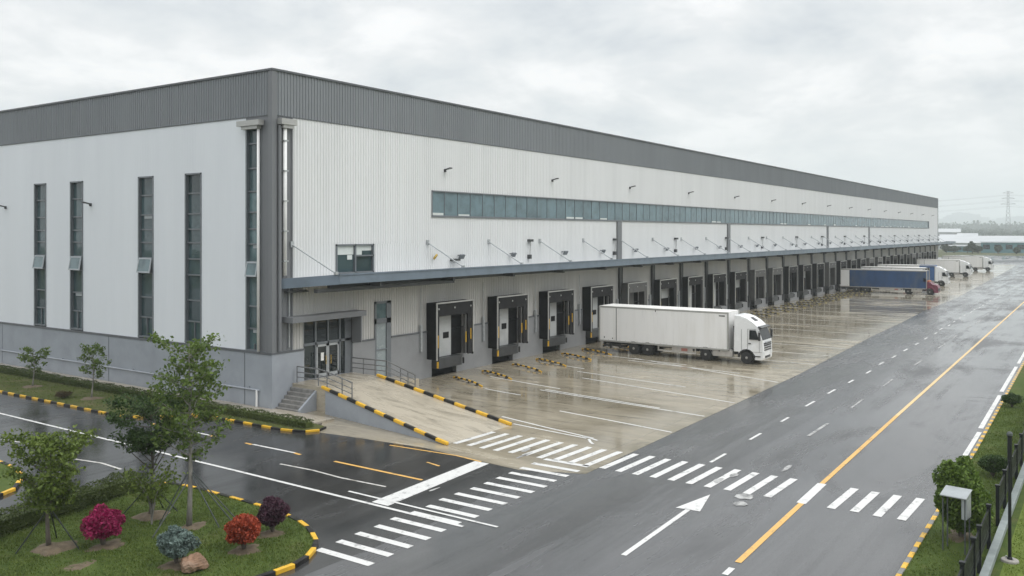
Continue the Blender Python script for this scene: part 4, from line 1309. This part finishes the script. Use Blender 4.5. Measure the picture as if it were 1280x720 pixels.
def mound(x, y, rx, ry, h, rough=.9):
    rx *= .85; ry *= .85
    n, m_ = 22, 6
    mb = MB(); vs = [(x, y, .09 + h)]; fs = []
    for j in range(1, m_ + 1):
        t = j / m_
        for k in range(n):
            a = 2 * PI * k / n
            rr = t * (1 + rough * (.16 * math.sin(3 * a + x * 3) + .12 * math.sin(5 * a + y * 7)) + random.uniform(-.08, .08))
            vs.append((x + rx * rr * math.cos(a), y + ry * rr * math.sin(a), .09 + h * (1 - t ** 2) + random.uniform(-.012, .02) * (j < m_)))
    for k in range(n):
        fs.append((0, 1 + k, 1 + (k + 1) % n))
    for j in range(m_ - 1):
        for k in range(n):
            a = 1 + j * n + k; b = 1 + j * n + (k + 1) % n
            fs.append((a, a + n, b + n, b))
    mb.add(vs, fs)
    return struct(mb, 'soil_patch', 'soil', loc=(x, y, 0), smooth=True)
mound(15.35, 28.8, .85, .75, .14); mound(19.1, 29.1, .75, .7, .16); mound(19.3, 26.9, .65, .5, .05); mound(16.5, 27.6, .8, .6, .03)
mound(16.8, 24.2, .75, .65, .05); mound(18.8, 23.5, .7, .6, .05); mound(20.3, 24.0, .55, .55, .05); mound(15.0, 26.6, .7, .4, .02); mound(30.6, 60.3, .8, .8, .06); mound(30.5, 52.9, .8, .8, .08); mound(33.5, 4.3, .9, .6, .05)

def shrub(loc, label, rx, h, mats, n, leaf, name='shrub', cat='shrub', aspect=.5, lumps=14, stemr=.05, flat=1.0, shell=.55):
    root = empty(name, loc, label, cat, world=True)
    x, y, z = loc
    st = MB()
    for k in range(9):
        a = k * 2.4; r_ = rx * random.uniform(.3, .7)
        st.tube([(x, y, z), (x + math.cos(a) * r_ * .4, y + math.sin(a) * r_ * .4, z + h * .35), (x + math.cos(a) * r_, y + math.sin(a) * r_, z + h * random.uniform(.6, .85))], [stemr * .7, stemr * .45, stemr * .15], 6)
    st.build('stem', 'bark', root)
    C = np.array([x, y, z + h * (.58 if h < 2 else .50)]); RR = np.array([rx, rx, h * (.44 if h < 2 else .50)])
    P = [in_ellipsoid(n // 2, C, RR * .86, shell)]
    for k in range(lumps):
        d = RNG.normal(size=3); d /= np.linalg.norm(d)
        if d[2] < -.5: d[2] *= -.5
        P.append(in_ellipsoid(n // (2 * lumps), C + d * RR * random.uniform(.74, .92), RR * random.uniform(.2, .36) + .02, .2))
    P = np.concatenate(P)
    quads_mesh('foliage', leaf_quads(P, leaf, .4, 0, aspect), mats, root)
    return root
shrub((16.4, 27.75, .1), 'rounded magenta leaved shrub on the front lawn', .66, 1.25, 'leaf_magenta', 6000, .105, stemr=.09)
shrub((16.75, 24.25, .1), 'rounded silvery blue shrub next to the boulder', .58, 1.15, 'leaf_blue', 6000, .115, aspect=.45)
shrub((18.75, 23.5, .1), 'rounded bright red leaved shrub on the front lawn', .62, 1.22, 'leaf_red', 6000, .105)
shrub((20.4, 24.05, .1), 'rounded dark purple shrub near the rounded kerb of the lawn island', .55, 1.2, 'leaf_purple', 6000, .105)
shrub((33.4, 4.30, .1), 'tall clipped green bush standing behind the metal cabinet', .86, 2.75, 'leaf_topiary', 15000, .16, name='bush', cat='bush', lumps=24, stemr=.12, shell=.6)
shrub((42.5, 4.25, .1), 'low dark green bush by the fence, just behind the tall clipped bush', .62, .95, 'leaf_dark', 5000, .08, name='bush', cat='bush')
shrub((60.0, 5.0, .1), 'small round dark bush on the grass verge far along the fence', .52, .85, 'leaf_dark', 3500, .08, name='bush', cat='bush')
shrub((29.6, 54.5, .1), 'dry brown clump of dead leaves on the verge between the two saplings', .55, .42, 'leaf_hedge_red', 1300, .08, name='dead_shrub', cat='shrub')

def hedge(pts_, w, h, n, label, mat, z=.08, mat2=None):
    P0 = [Vector((p[0], p[1], 0)) for p in pts_]
    root = empty('hedge', (pts_[0][0], pts_[0][1], z), label, 'hedge', world=True)
    seg = [(a, b, (b - a).length) for a, b in zip(P0, P0[1:])]; T = sum(s[2] for s in seg)
    Q = []
    core = MB()
    for a, b, l in seg:
        k = int(n * l / T); d = np.array((b - a).normalized()); nn = np.array([-d[1], d[0], 0])
        t = RNG.uniform(-.02, l + .02, k); s_ = RNG.uniform(-1, 1, k); u = RNG.uniform(0, 1, k)
        e = RNG.uniform(0, 1, k) < .75                        # most leaves near the clipped surface
        side = RNG.uniform(0, 1, k)
        top = side < .45
        u = np.where(e & top, 1 - np.abs(RNG.normal(0, .07, k)), u)
        s_ = np.where(e & ~top, np.sign(s_) * (1 - np.abs(RNG.normal(0, .09, k))), s_)
        wob = 1 + .10 * np.sin(t * 1.9 + a.x) + .07 * np.sin(t * 4.7 + 1)
        p = np.array(a) + d * t[:, None] + nn * (s_ * w / 2 * wob)[:, None]
        p[:, 2] = z + u * h * (1 + .06 * np.sin(t * 2.7) + .05 * np.sin(t * 6.1))
        Q.append(p)
        core.bar((a.x, a.y, z + h * .42), (b.x, b.y, z + h * .42), w * .55, h * .6)
    core.build('branches', 'leaf_hedge', root)
    quads_mesh('foliage', leaf_quads(np.concatenate(Q), .085, .4), mat, root)
hedge([(32.6, 120), (32.6, 62), (32.55, 47), (32.5, 35.4)], .80, .42, 48000, 'long low clipped hedge along the foot of the warehouse end wall', 'leaf_hedge')
hedge([(4, 29.3), (14.8, 31.75), (20.9, 32.85)], .95, .72, 17000, 'low dark clipped hedge along the back edge of the front lawn island', 'leaf_hedge')

# boulder
bm = bmesh.new(); bmesh.ops.create_icosphere(bm, subdivisions=4, radius=1)
for v in bm.verts:
    c = v.co.normalized()
    k = 1 + .16 * math.sin(3.1 * c.x + 1.7 * c.y) + .11 * math.sin(4.3 * c.z + 2.3 * c.x + 1) + .05 * math.sin(9 * c.x - 7 * c.y + 5 * c.z) + .03 * math.sin(19 * c.z + 14 * c.y)
    v.co = Vector((c.x * .46 * k, c.y * .40 * k, max(-.12, c.z * .36 * k)))
me = bpy.data.meshes.new('boulder'); bm.to_mesh(me); bm.free(); me.materials.append(M['rock'])
ob = bpy.data.objects.new('boulder', me); COL.objects.link(ob); ob.location = (16.75, 23.42, .25); ob.scale = (.9, .9, .9)
tag(ob, 'brown weathered boulder on the lawn beside the blue shrub', 'boulder')

# grass blades
def inpoly(P, poly):
    x, y = P[:, 0], P[:, 1]; ins = np.zeros(len(P), bool); n = len(poly)
    for i in range(n):
        x0, y0 = poly[i]; x1, y1 = poly[(i + 1) % n]
        c = ((y0 > y) != (y1 > y)) & (x < (x1 - x0) * (y - y0) / (y1 - y0 + 1e-12) + x0)
        ins ^= c
    return ins
def blades(poly, box, n, h, z, mat, avoid=()):
    P = np.stack([RNG.uniform(box[0], box[1], n), RNG.uniform(box[2], box[3], n), np.zeros(n)], 1)
    P = P[inpoly(P, poly)]
    d = np.sin(P[:, 0] * 1.7 + np.sin(P[:, 1] * 1.3) * 2) * np.sin(P[:, 1] * 2.1 + .7)
    P = P[RNG.uniform(-1.2, 1, len(P)) < d + .5]
    for (ax, ay, ar) in avoid:
        P = P[(P[:, 0] - ax) ** 2 + (P[:, 1] - ay) ** 2 > (ar * RNG.uniform(.8, 1.05, len(P))) ** 2]
    k = len(P); a = RNG.uniform(0, 2 * PI, k); w = np.stack([np.cos(a), np.sin(a), np.zeros(k)], 1) * RNG.uniform(.012, .025, k)[:, None]
    t = RNG.normal(0, .5, (k, 3)) * h; t[:, 2] = h * RNG.uniform(.5, 1.4, k)
    P[:, 2] = z - .01
    o = quads_mesh('grass', np.stack([P - w, P + w, P + t], 1), mat)
    o['kind'] = 'stuff'
AV = [(15.35, 28.8, .8), (19.1, 29.1, .7), (19.3, 26.9, .5), (16.5, 27.6, .6), (16.8, 24.2, .65), (18.8, 23.5, .6), (20.3, 24, .5), (15, 26.6, .5)]
blades(island, (12, 22.3, 21, 33.5), 70000, .07, .10, 'blade', AV)
blades([(25, 5.3), (62, 5.7), (62, 3.35), (25, 3.35)], (25, 62, 3.3, 5.7), 40000, .06, .10, 'blade', [(32.3, 3.9, .7)])
blades([(26, 2.8), (60, 2.8), (60, 0), (26, 0)], (26, 60, 0, 2.8), 42000, .055, .10, 'blade_bright')
blades(verge, (28.6, 32.2, 35, 75), 36000, .06, .10, 'blade', [(30.6, 60.3, .7), (30.5, 52.9, .7)])

# ------------------------------------------------------------------ fence, lamp post, cabinet on the right
FN = empty('metal_fence', (28, 3.3, 0), 'black metal railing fence with square posts on a pale low wall along the right lawn', 'fence', world=True)
mb = MB()
mb.box(20, 3.08, 0, 140, 3.25, .30); mb.box(20, 3.06, .30, 140, 3.29, .37)
mb.build('base_wall', 'coping', FN, bevel=.02)
def fence_panel(x0, x1):
    m = MB()
    for z in (.62, .80, 1.34):
        m.box(x0, 3.37, z, x1, 3.42, z + .05)
    x = x0 + .09
    while x < x1:
        m.box(x - .026, 3.375, .52, x + .026, 3.415, 1.42); x += .076
    m.build('panel', 'fence_black', FN)
def fence_post(x, h=1.5):
    m = MB(); m.box(x - .055, 3.33, .0, x + .055, 3.45, h); m.box(x - .08, 3.31, h, x + .08, 3.47, h + .07); m.build('post', 'fence_black', FN, bevel=.01)
gx = [20.0, 22.2, 24.4, 26.6, 28.9, 30.2, 32.7]
for a, b in zip(gx, gx[1:]): fence_panel(a + .06, b - .06)
for x in gx: fence_post(x)
gx = [35.4 + 2.4 * i for i in range(40)]
for a, b in zip(gx, gx[1:]): fence_panel(a + .06, b - .06)
for x in gx: fence_post(x)

lp = empty('lamp_post', (31.8, 2.71, .1), 'slim dark lamp post standing on a concrete footing on the bright lawn by the fence', 'lamp post')
m = MB(); m.lathe([(.34, 0), (.33, .06), (.30, .08)], 'z', (0, 0, 0), 12); m.build('footing', 'conc_wall', lp)
m = MB(); m.lathe([(.10, .08), (.10, .12), (.065, .16), (.058, 3.1), (.075, 3.12), (.075, 3.2), (.06, 3.22)], 'z', (0, 0, 0), 12); m.build('pole', 'fence_black', lp)
m = MB(); m.lathe([(.085, 3.22), (.085, 3.95), (.11, 3.97), (.11, 4.05), (.06, 4.1)], 'z', (0, 0, 0), 12); m.build('lamp_head', 'fence_black', lp)
m = MB(); m.lathe([(.092, 3.985), (.112, 3.99), (.112, 4.055), (.07, 4.105)], 'z', (0, 0, 0), 12); m.build('lamp_cap', 'stake', lp)
m = MB(); m.box(-.1, -.14, .08, -.0, -.1, .14); m.box(.1, .1, .08, .16, .16, .14); m.build('anchor_bolt', 'galv', lp)

cb = empty('utility_cabinet', (31.9, 4.25, .1), 'grey metal cabinet under a sloping lid on thin legs before the tall bush', 'cabinet', rz=R(-8))
m = MB()
m.add([(-.34, -.50, 1.15), (.36, -.50, 1.15), (.36, -.30, 1.15), (-.34, -.30, 1.15), (-.34, -.50, 1.86), (.36, -.50, 2.0), (.36, -.30, 2.0), (-.34, -.30, 1.86)], [(0, 3, 2, 1), (4, 5, 6, 7), (0, 1, 5, 4), (1, 2, 6, 5), (2, 3, 7, 6), (3, 0, 4, 7)])
m.build('box', 'cabinet', cb, bevel=.012)
m = MB()
m.add([(-.46, -.53, 1.84), (.42, -.53, 2.01), (.42, .53, 2.01), (-.46, .53, 1.84), (-.46, -.53, 1.88), (.42, -.53, 2.05), (.42, .53, 2.05), (-.46, .53, 1.88)], [(0, 3, 2, 1), (4, 5, 6, 7), (0, 1, 5, 4), (1, 2, 6, 5), (2, 3, 7, 6), (3, 0, 4, 7)])
m.build('lid', 'cabinet', cb, bevel=.01)
m = MB(); m.box(-.26, -.515, 1.22, .28, -.50, 1.78); m.build('door', 'galv', cb)
for sx in (-.32, .32):
    for sy in (-.44, .44):
        m = MB(); m.box(sx - .025, sy - .025, 0, sx + .025, sy + .025, 1.87 if sx < 0 else 2.0); m.build('leg', 'stake', cb)

cb.scale = (.76, .76, .98)
lp.scale = (.78, .78, 1)

# ------------------------------------------------------------------ the far background
def away(dist, bearing):
    return dist * math.cos(R(bearing)), dist * math.sin(R(bearing))
for nm, rough_, c in (('far_teal', .5, (.10, .22, .25)), ('far_white', .5, (.43, .45, .46)), ('far_grey', .6, (.30, .32, .33)), ('far_steel', .5, (.26, .27, .28)), ('far_block', .7, (.46, .47, .49))):
    M[nm] = simple(nm, c, rough_, 0, .08, .05)
def rotbox(mb, cx, cy, ang, w, d, z0, z1):
    c, s = math.cos(ang), math.sin(ang)
    P = [(cx + c * a - s * b, cy + s * a + c * b) for a, b in ((-d / 2, -w / 2), (d / 2, -w / 2), (d / 2, w / 2), (-d / 2, w / 2))]
    return mb.prism(P, z0, z1)
def shed(dist, bearing, w, d, h, ridge, wall, roof, label, windows=0, name='industrial_shed'):
    x, y = away(dist, bearing); ang = R(bearing)
    root = empty(name, (x, y, 0), label, 'building', rz=ang)
    rotbox(MB(), 0, 0, 0, w, d, 0, h).build('wall', wall, root)
    m = MB(); e = .6
    m.add([(-d / 2 - e, -w / 2 - e, h + .02), (-d / 2 - e, w / 2 + e, h + .02), (0, w / 2 + e, ridge), (0, -w / 2 - e, ridge), (d / 2 + e, -w / 2 - e, h + .02), (d / 2 + e, w / 2 + e, h + .02)],
          [(0, 1, 2, 3), (3, 2, 5, 4), (0, 3, 4), (1, 5, 2)])
    m.build('roof', roof, root)
    for k in range(windows):
        yy = -w / 2 + (k + .5) * w / windows
        m = MB(); m.box(-d / 2 - .12, yy - w / windows * .3, h * .35, -d / 2 - .0, yy + w / windows * .3, h * .8); m.build('window', 'glass_dark', root)
    return root
shed(645, 5.9, 78, 60, 4.2, 8.6, 'far_white', 'far_white', 'wide white industrial roof beyond the end of the warehouse')
shed(535, 4.9, 26, 18, 5.4, 6.0, 'far_teal', 'far_grey', 'teal industrial shed with dark openings at the right edge of the background', 5)
shed(540, 7.45, 13, 12, 3.2, 3.8, 'far_teal', 'far_grey', 'small teal shed between hedgerow trees past the warehouse end', 3)
shed(560, 3.0, 24, 18, 5.2, 6.0, 'far_teal', 'far_grey', 'teal industrial shed half out of the frame on the right', 4)
shed(760, 7.9, 30, 25, 7.2, 9.2, 'far_white', 'far_white', 'distant white shed with low roof just right of the warehouse end')
shed(800, 7.0, 14, 20, 8.0, 10.2, 'far_white', 'far_white', 'small distant white shed in front of the wooded hill')
shed(930, 8.0, 20, 20, 11, 14.5, 'far_white', 'far_white', 'pale pitched roof among the trees of the wooded hill')

def tree_mass(name, items, n, leaf):
    P = []
    for (x, y, r_, h) in items:
        for q in range(4):
            P.append(in_ellipsoid(n // 4, (x + random.uniform(-.4, .4) * r_, y + random.uniform(-.4, .4) * r_, h * random.uniform(.45, .68)), (r_ * .7, r_ * .7, h * .36), .4))
    return quads_mesh(name, leaf_quads(np.concatenate(P), leaf, .5, 0, .8), 'leaf_far')
def far_tree(dist, b, r_, h, label):
    x, y = away(dist, b)
    root = empty('far_tree', (x, y, 0), label, 'tree', world=True)
    m = MB(); m.tube([(x, y, 0), (x, y, h * .5)], [.3, .15], 6); m.build('trunk', 'bark', root)
    P = np.concatenate([in_ellipsoid(220, (x + random.uniform(-.4, .4) * r_, y + random.uniform(-.4, .4) * r_, h * random.uniform(.4, .68)), (r_ * .7, r_ * .7, h * .32), .3) for q in range(4)])
    quads_mesh('crown', leaf_quads(P, .6, .5, 0, .8), 'leaf_far', root)
far_tree(500, 6.75, 2.4, 6.8, 'dark upright tree between the teal sheds in the background')
far_tree(505, 6.45, 2.2, 4.2, 'low dark tree just left of the larger teal shed')
far_tree(508, 7.0, 2.4, 3.8, 'low tree in front of the small teal shed')
far_tree(505, 8.1, 3.2, 4.6, 'broad dark tree right next to the end of the loading canopy')
far_tree(510, 7.7, 2.6, 4.0, 'rounded dark tree by the left corner of the small teal shed')
far_tree(500, 5.45, 2.2, 4.4, 'dark tree in front of the larger teal shed')
far_tree(498, 4.55, 2.0, 3.8, 'small tree at the right end of the larger teal shed')
items = []
for k in range(330):
    d_ = random.uniform(1300, 2050); b = random.uniform(-1.5, 11.5)
    x, y = away(d_, b)
    t = (d_ - 1300) / 750
    items.append((x, y, random.uniform(8, 15), (9 + 15 * t) * random.uniform(.75, 1.12)))
w_ = tree_mass('far_wood', items, 130, 3.0); w_['kind'] = 'stuff'
# low wooded hill
mb = MB(); n = 40; vs = []; fs = []
for i in range(n + 1):
    b = -4 + 20 * i / n
    prof = [(1850, 0), (2300, 8 + 4 * math.sin(i * .5)), (3000, 20 + 8 * math.sin(i * .33 + 1)), (3800, 10)]
    for (d_, z) in prof:
        x, y = away(d_, b); vs.append((x, y, z - .05))
for i in range(n):
    for j in range(3):
        a = i * 4 + j; fs.append((a, a + 4, a + 5, a + 1))
mb.add(vs, fs); struct(mb, 'hill', 'terrain', smooth=True)
items = []
for k in range(260):
    d_ = random.uniform(2300, 3100); b = random.uniform(-1, 11)
    x, y = away(d_, b); items.append((x, y, random.uniform(14, 26), random.uniform(22, 40)))
w_ = tree_mass('far_wood', items, 90, 6.0); w_['kind'] = 'stuff'
# hazy tower blocks
BL = [(8.35, 30, 52), (8.05, 24, 60), (7.75, 34, 66), (7.35, 44, 72), (7.0, 30, 62), (6.75, 40, 68), (6.4, 50, 58), (5.95, 40, 52), (5.5, 60, 48), (4.9, 60, 56), (4.3, 50, 60), (3.8, 50, 54), (8.7, 40, 56), (9.2, 40, 64)]
words = ['first', 'second', 'third', 'fourth', 'fifth', 'sixth', 'seventh', 'eighth', 'ninth', 'tenth', 'eleventh', 'twelfth', 'thirteenth', 'fourteenth']
BL.sort(key=lambda q: -q[0])
for i, (b, w, h) in enumerate(BL):
    x, y = away(5500 + 80 * math.sin(i * 2.1), b)
    root = empty('tower_block', (x, y, 0), 'hazy grey building on the skyline, %s from the left' % words[i], 'building', 'hazy buildings on the skyline', rz=R(b))
    h = h * 1.85 - 12; w *= 2
    rotbox(MB(), 0, 0, 0, w, 30, 0, h).build('wall', 'far_block', root)
    m = MB(); rotbox(m, 0, w * .1, 0, w * .3, 8, h, h + 4); m.build('roof_house', 'far_block', root)

# pylon
px_, py_ = away(905, 4.95)
py = empty('electricity_pylon', (px_, py_, 0), 'grey lattice electricity pylon on the hazy horizon', 'pylon', rz=R(4.95))
m = MB()
def leg(z):
    return 3.0 - 2.2 * min(1, z / 36) if z < 36 else .8
zs = [0, 6, 12, 17, 22, 26, 30, 33, 36, 39, 42, 45, 48]
for sx in (-1, 1):
    for sy in (-1, 1):
        for a, b in zip(zs, zs[1:]):
            m.bar((sx * leg(a), sy * leg(a), a), (sx * leg(b), sy * leg(b), b), .22, .22)
for a, b in zip(zs, zs[1:]):
    for s in (-1, 1):
        m.bar((s * leg(a), -leg(a), a), (s * leg(b), leg(b), b), .16, .16); m.bar((s * leg(a), leg(a), a), (s * leg(b), -leg(b), b), .16, .16)
        m.bar((-leg(a), s * leg(a), a), (leg(b), s * leg(b), b), .16, .16)
m.build('tower', 'far_steel', py)
m = MB()
for z, l in ((36, 6.0), (41, 5.2), (46, 4.2)):
    for s in (-1, 1):
        m.bar((0, 0, z), (0, s * l, z + .3), .2, .2); m.bar((0, 0, z + 1.6), (0, s * l, z + .3), .2, .2)
m.build('crossarm', 'far_steel', py)
m = MB()
for z, l in ((36, 6.0), (41, 5.2), (46, 4.2)):
    for s in (-1, 1):
        for sg in (-1, 1):
            pts_ = [(8 * t * sg * .5, s * l + sg * 300 * t, z - 1.5 - 24 * t * (1 - t) * 1.2) for t in [i / 10 for i in range(11)]]
            m.tube(pts_, .04, 4)
m.build('wire', 'far_steel', py)

# low wall far across the end of the road
m = MB(); m.bar((352, 46, .35), (366, 25, .35), .4, .7)
tag(m.build('low_wall', 'far_white', loc=(359, 35, 0)), 'low white wall across the paved yard beyond the last lorry', 'wall')

# ------------------------------------------------------------------ haze, sky, sun, camera
mh = bpy.data.materials.new('haze'); mh.use_nodes = True
nt = mh.node_tree; nt.nodes.remove(nt.nodes['Principled BSDF'])
pv = nt.nodes.new('ShaderNodeVolumePrincipled')
pv.inputs['Color'].default_value = (.90, .965, .99, 1); pv.inputs['Density'].default_value = .00034
pv.inputs['Anisotropy'].default_value = 0.0
nt.links.new(pv.outputs[0], nt.nodes['Material Output'].inputs['Volume'])
M['haze'] = mh
hz = MB().box(-280, -930, -1.2, 6500, 1650, 175).build('haze', 'haze')
hz['kind'] = 'stuff'
hz.location.z = 0

SUN_EL, SUN_AZ = 52, 285           # azimuth measured from +X towards +Y
sd = Vector((math.cos(R(SUN_EL)) * math.cos(R(SUN_AZ)), math.cos(R(SUN_EL)) * math.sin(R(SUN_AZ)), math.sin(R(SUN_EL))))
L = bpy.data.lights.new('sun', 'SUN'); L.energy = 1.0; L.angle = R(25); L.color = (1, .97, .93)
lo = bpy.data.objects.new('sun', L); COL.objects.link(lo)
lo.rotation_euler = (-sd).to_track_quat('-Z', 'Y').to_euler(); lo.location = (0, 0, 70)

wd = bpy.data.worlds.new('World'); SC.world = wd; wd.use_nodes = True
nt = wd.node_tree; bg = nt.nodes['Background']
sky = nt.nodes.new('ShaderNodeTexSky'); sky.sky_type = 'NISHITA'; sky.sun_disc = False
sky.sun_elevation = R(SUN_EL); sky.sun_rotation = R(90 - SUN_AZ)
sky.dust_density = 3.0
tc = nt.nodes.new('ShaderNodeTexCoord')
sp = nt.nodes.new('ShaderNodeSeparateXYZ'); lk(nt, tc.outputs['Generated'], sp.inputs[0])
def mth(op, a, b=None, clamp=False):
    n_ = nt.nodes.new('ShaderNodeMath'); n_.operation = op; n_.use_clamp = clamp
    for i, v in enumerate((a, b)):
        if v is None: continue
        if isinstance(v, (int, float)): n_.inputs[i].default_value = v
        else: lk(nt, v, n_.inputs[i])
    return n_.outputs[0]
zc = mth('MAXIMUM', sp.outputs[2], 0.0)
den = mth('ADD', zc, .30)
cx_ = mth('DIVIDE', sp.outputs[0], den); cy_ = mth('DIVIDE', sp.outputs[1], den)
cmb = nt.nodes.new('ShaderNodeCombineXYZ'); lk(nt, cx_, cmb.inputs[0]); lk(nt, cy_, cmb.inputs[1])
n1 = nt.nodes.new('ShaderNodeTexNoise'); n1.inputs['Scale'].default_value = 2.6; n1.inputs['Detail'].default_value = 7; n1.inputs['Roughness'].default_value = .56; n1.inputs['Distortion'].default_value = .2
lk(nt, cmb.outputs[0], n1.inputs['Vector'])
cl = ramp(nt, n1.outputs['Fac'], [(.34, (7.0, 7.4, 7.8)), (.44, (8.2, 8.5, 8.7)), (.52, (9.0, 9.15, 9.25)), (.62, (10.6, 10.6, 10.6))])
# near the horizon the cloud evens out to a pale veil
hv = ramp(nt, zc, [(0.0, 1.0), (.14, .0)])
cl = mix(nt, hv, cl, (9.6, 9.85, 9.95))
el = ramp(nt, zc, [(.0, .97), (.25, 1.02), (.5, 1.55), (1.0, 2.3)])
cl = mix(nt, 1.0, cl, el, 'MULTIPLY')
fin = mix(nt, .06, cl, sky.outputs[0])
lk(nt, fin, bg.inputs['Color'])
bg.inputs['Strength'].default_value = .1

cam = bpy.data.cameras.new('camera')
cam.sensor_width = 36; cam.lens = 36 * 1097 / 1280
cam.shift_y = -69 / 1280
cam.clip_start = .5; cam.clip_end = 9000
co = bpy.data.objects.new('camera', cam); COL.objects.link(co)
co.location = (0, 0, 10.5)
co.rotation_euler = (R(90), 0, math.atan2(752, 1097) - R(90))
SC.camera = co

SC.view_settings.view_transform = 'Standard'
SC.view_settings.look = 'None'
SC.view_settings.exposure = 0; SC.view_settings.gamma = 1
SC.view_settings.use_curve_mapping = False
SC.render.engine = 'CYCLES'
SC.cycles.max_bounces = 6; SC.cycles.diffuse_bounces = 3; SC.cycles.glossy_bounces = 4; SC.cycles.transmission_bounces = 2; SC.cycles.volume_bounces = 1
SC.cycles.use_denoising = True
SC.cycles.caustics_reflective = False; SC.cycles.caustics_refractive = False
SC.cycles.sample_clamp_indirect = 4
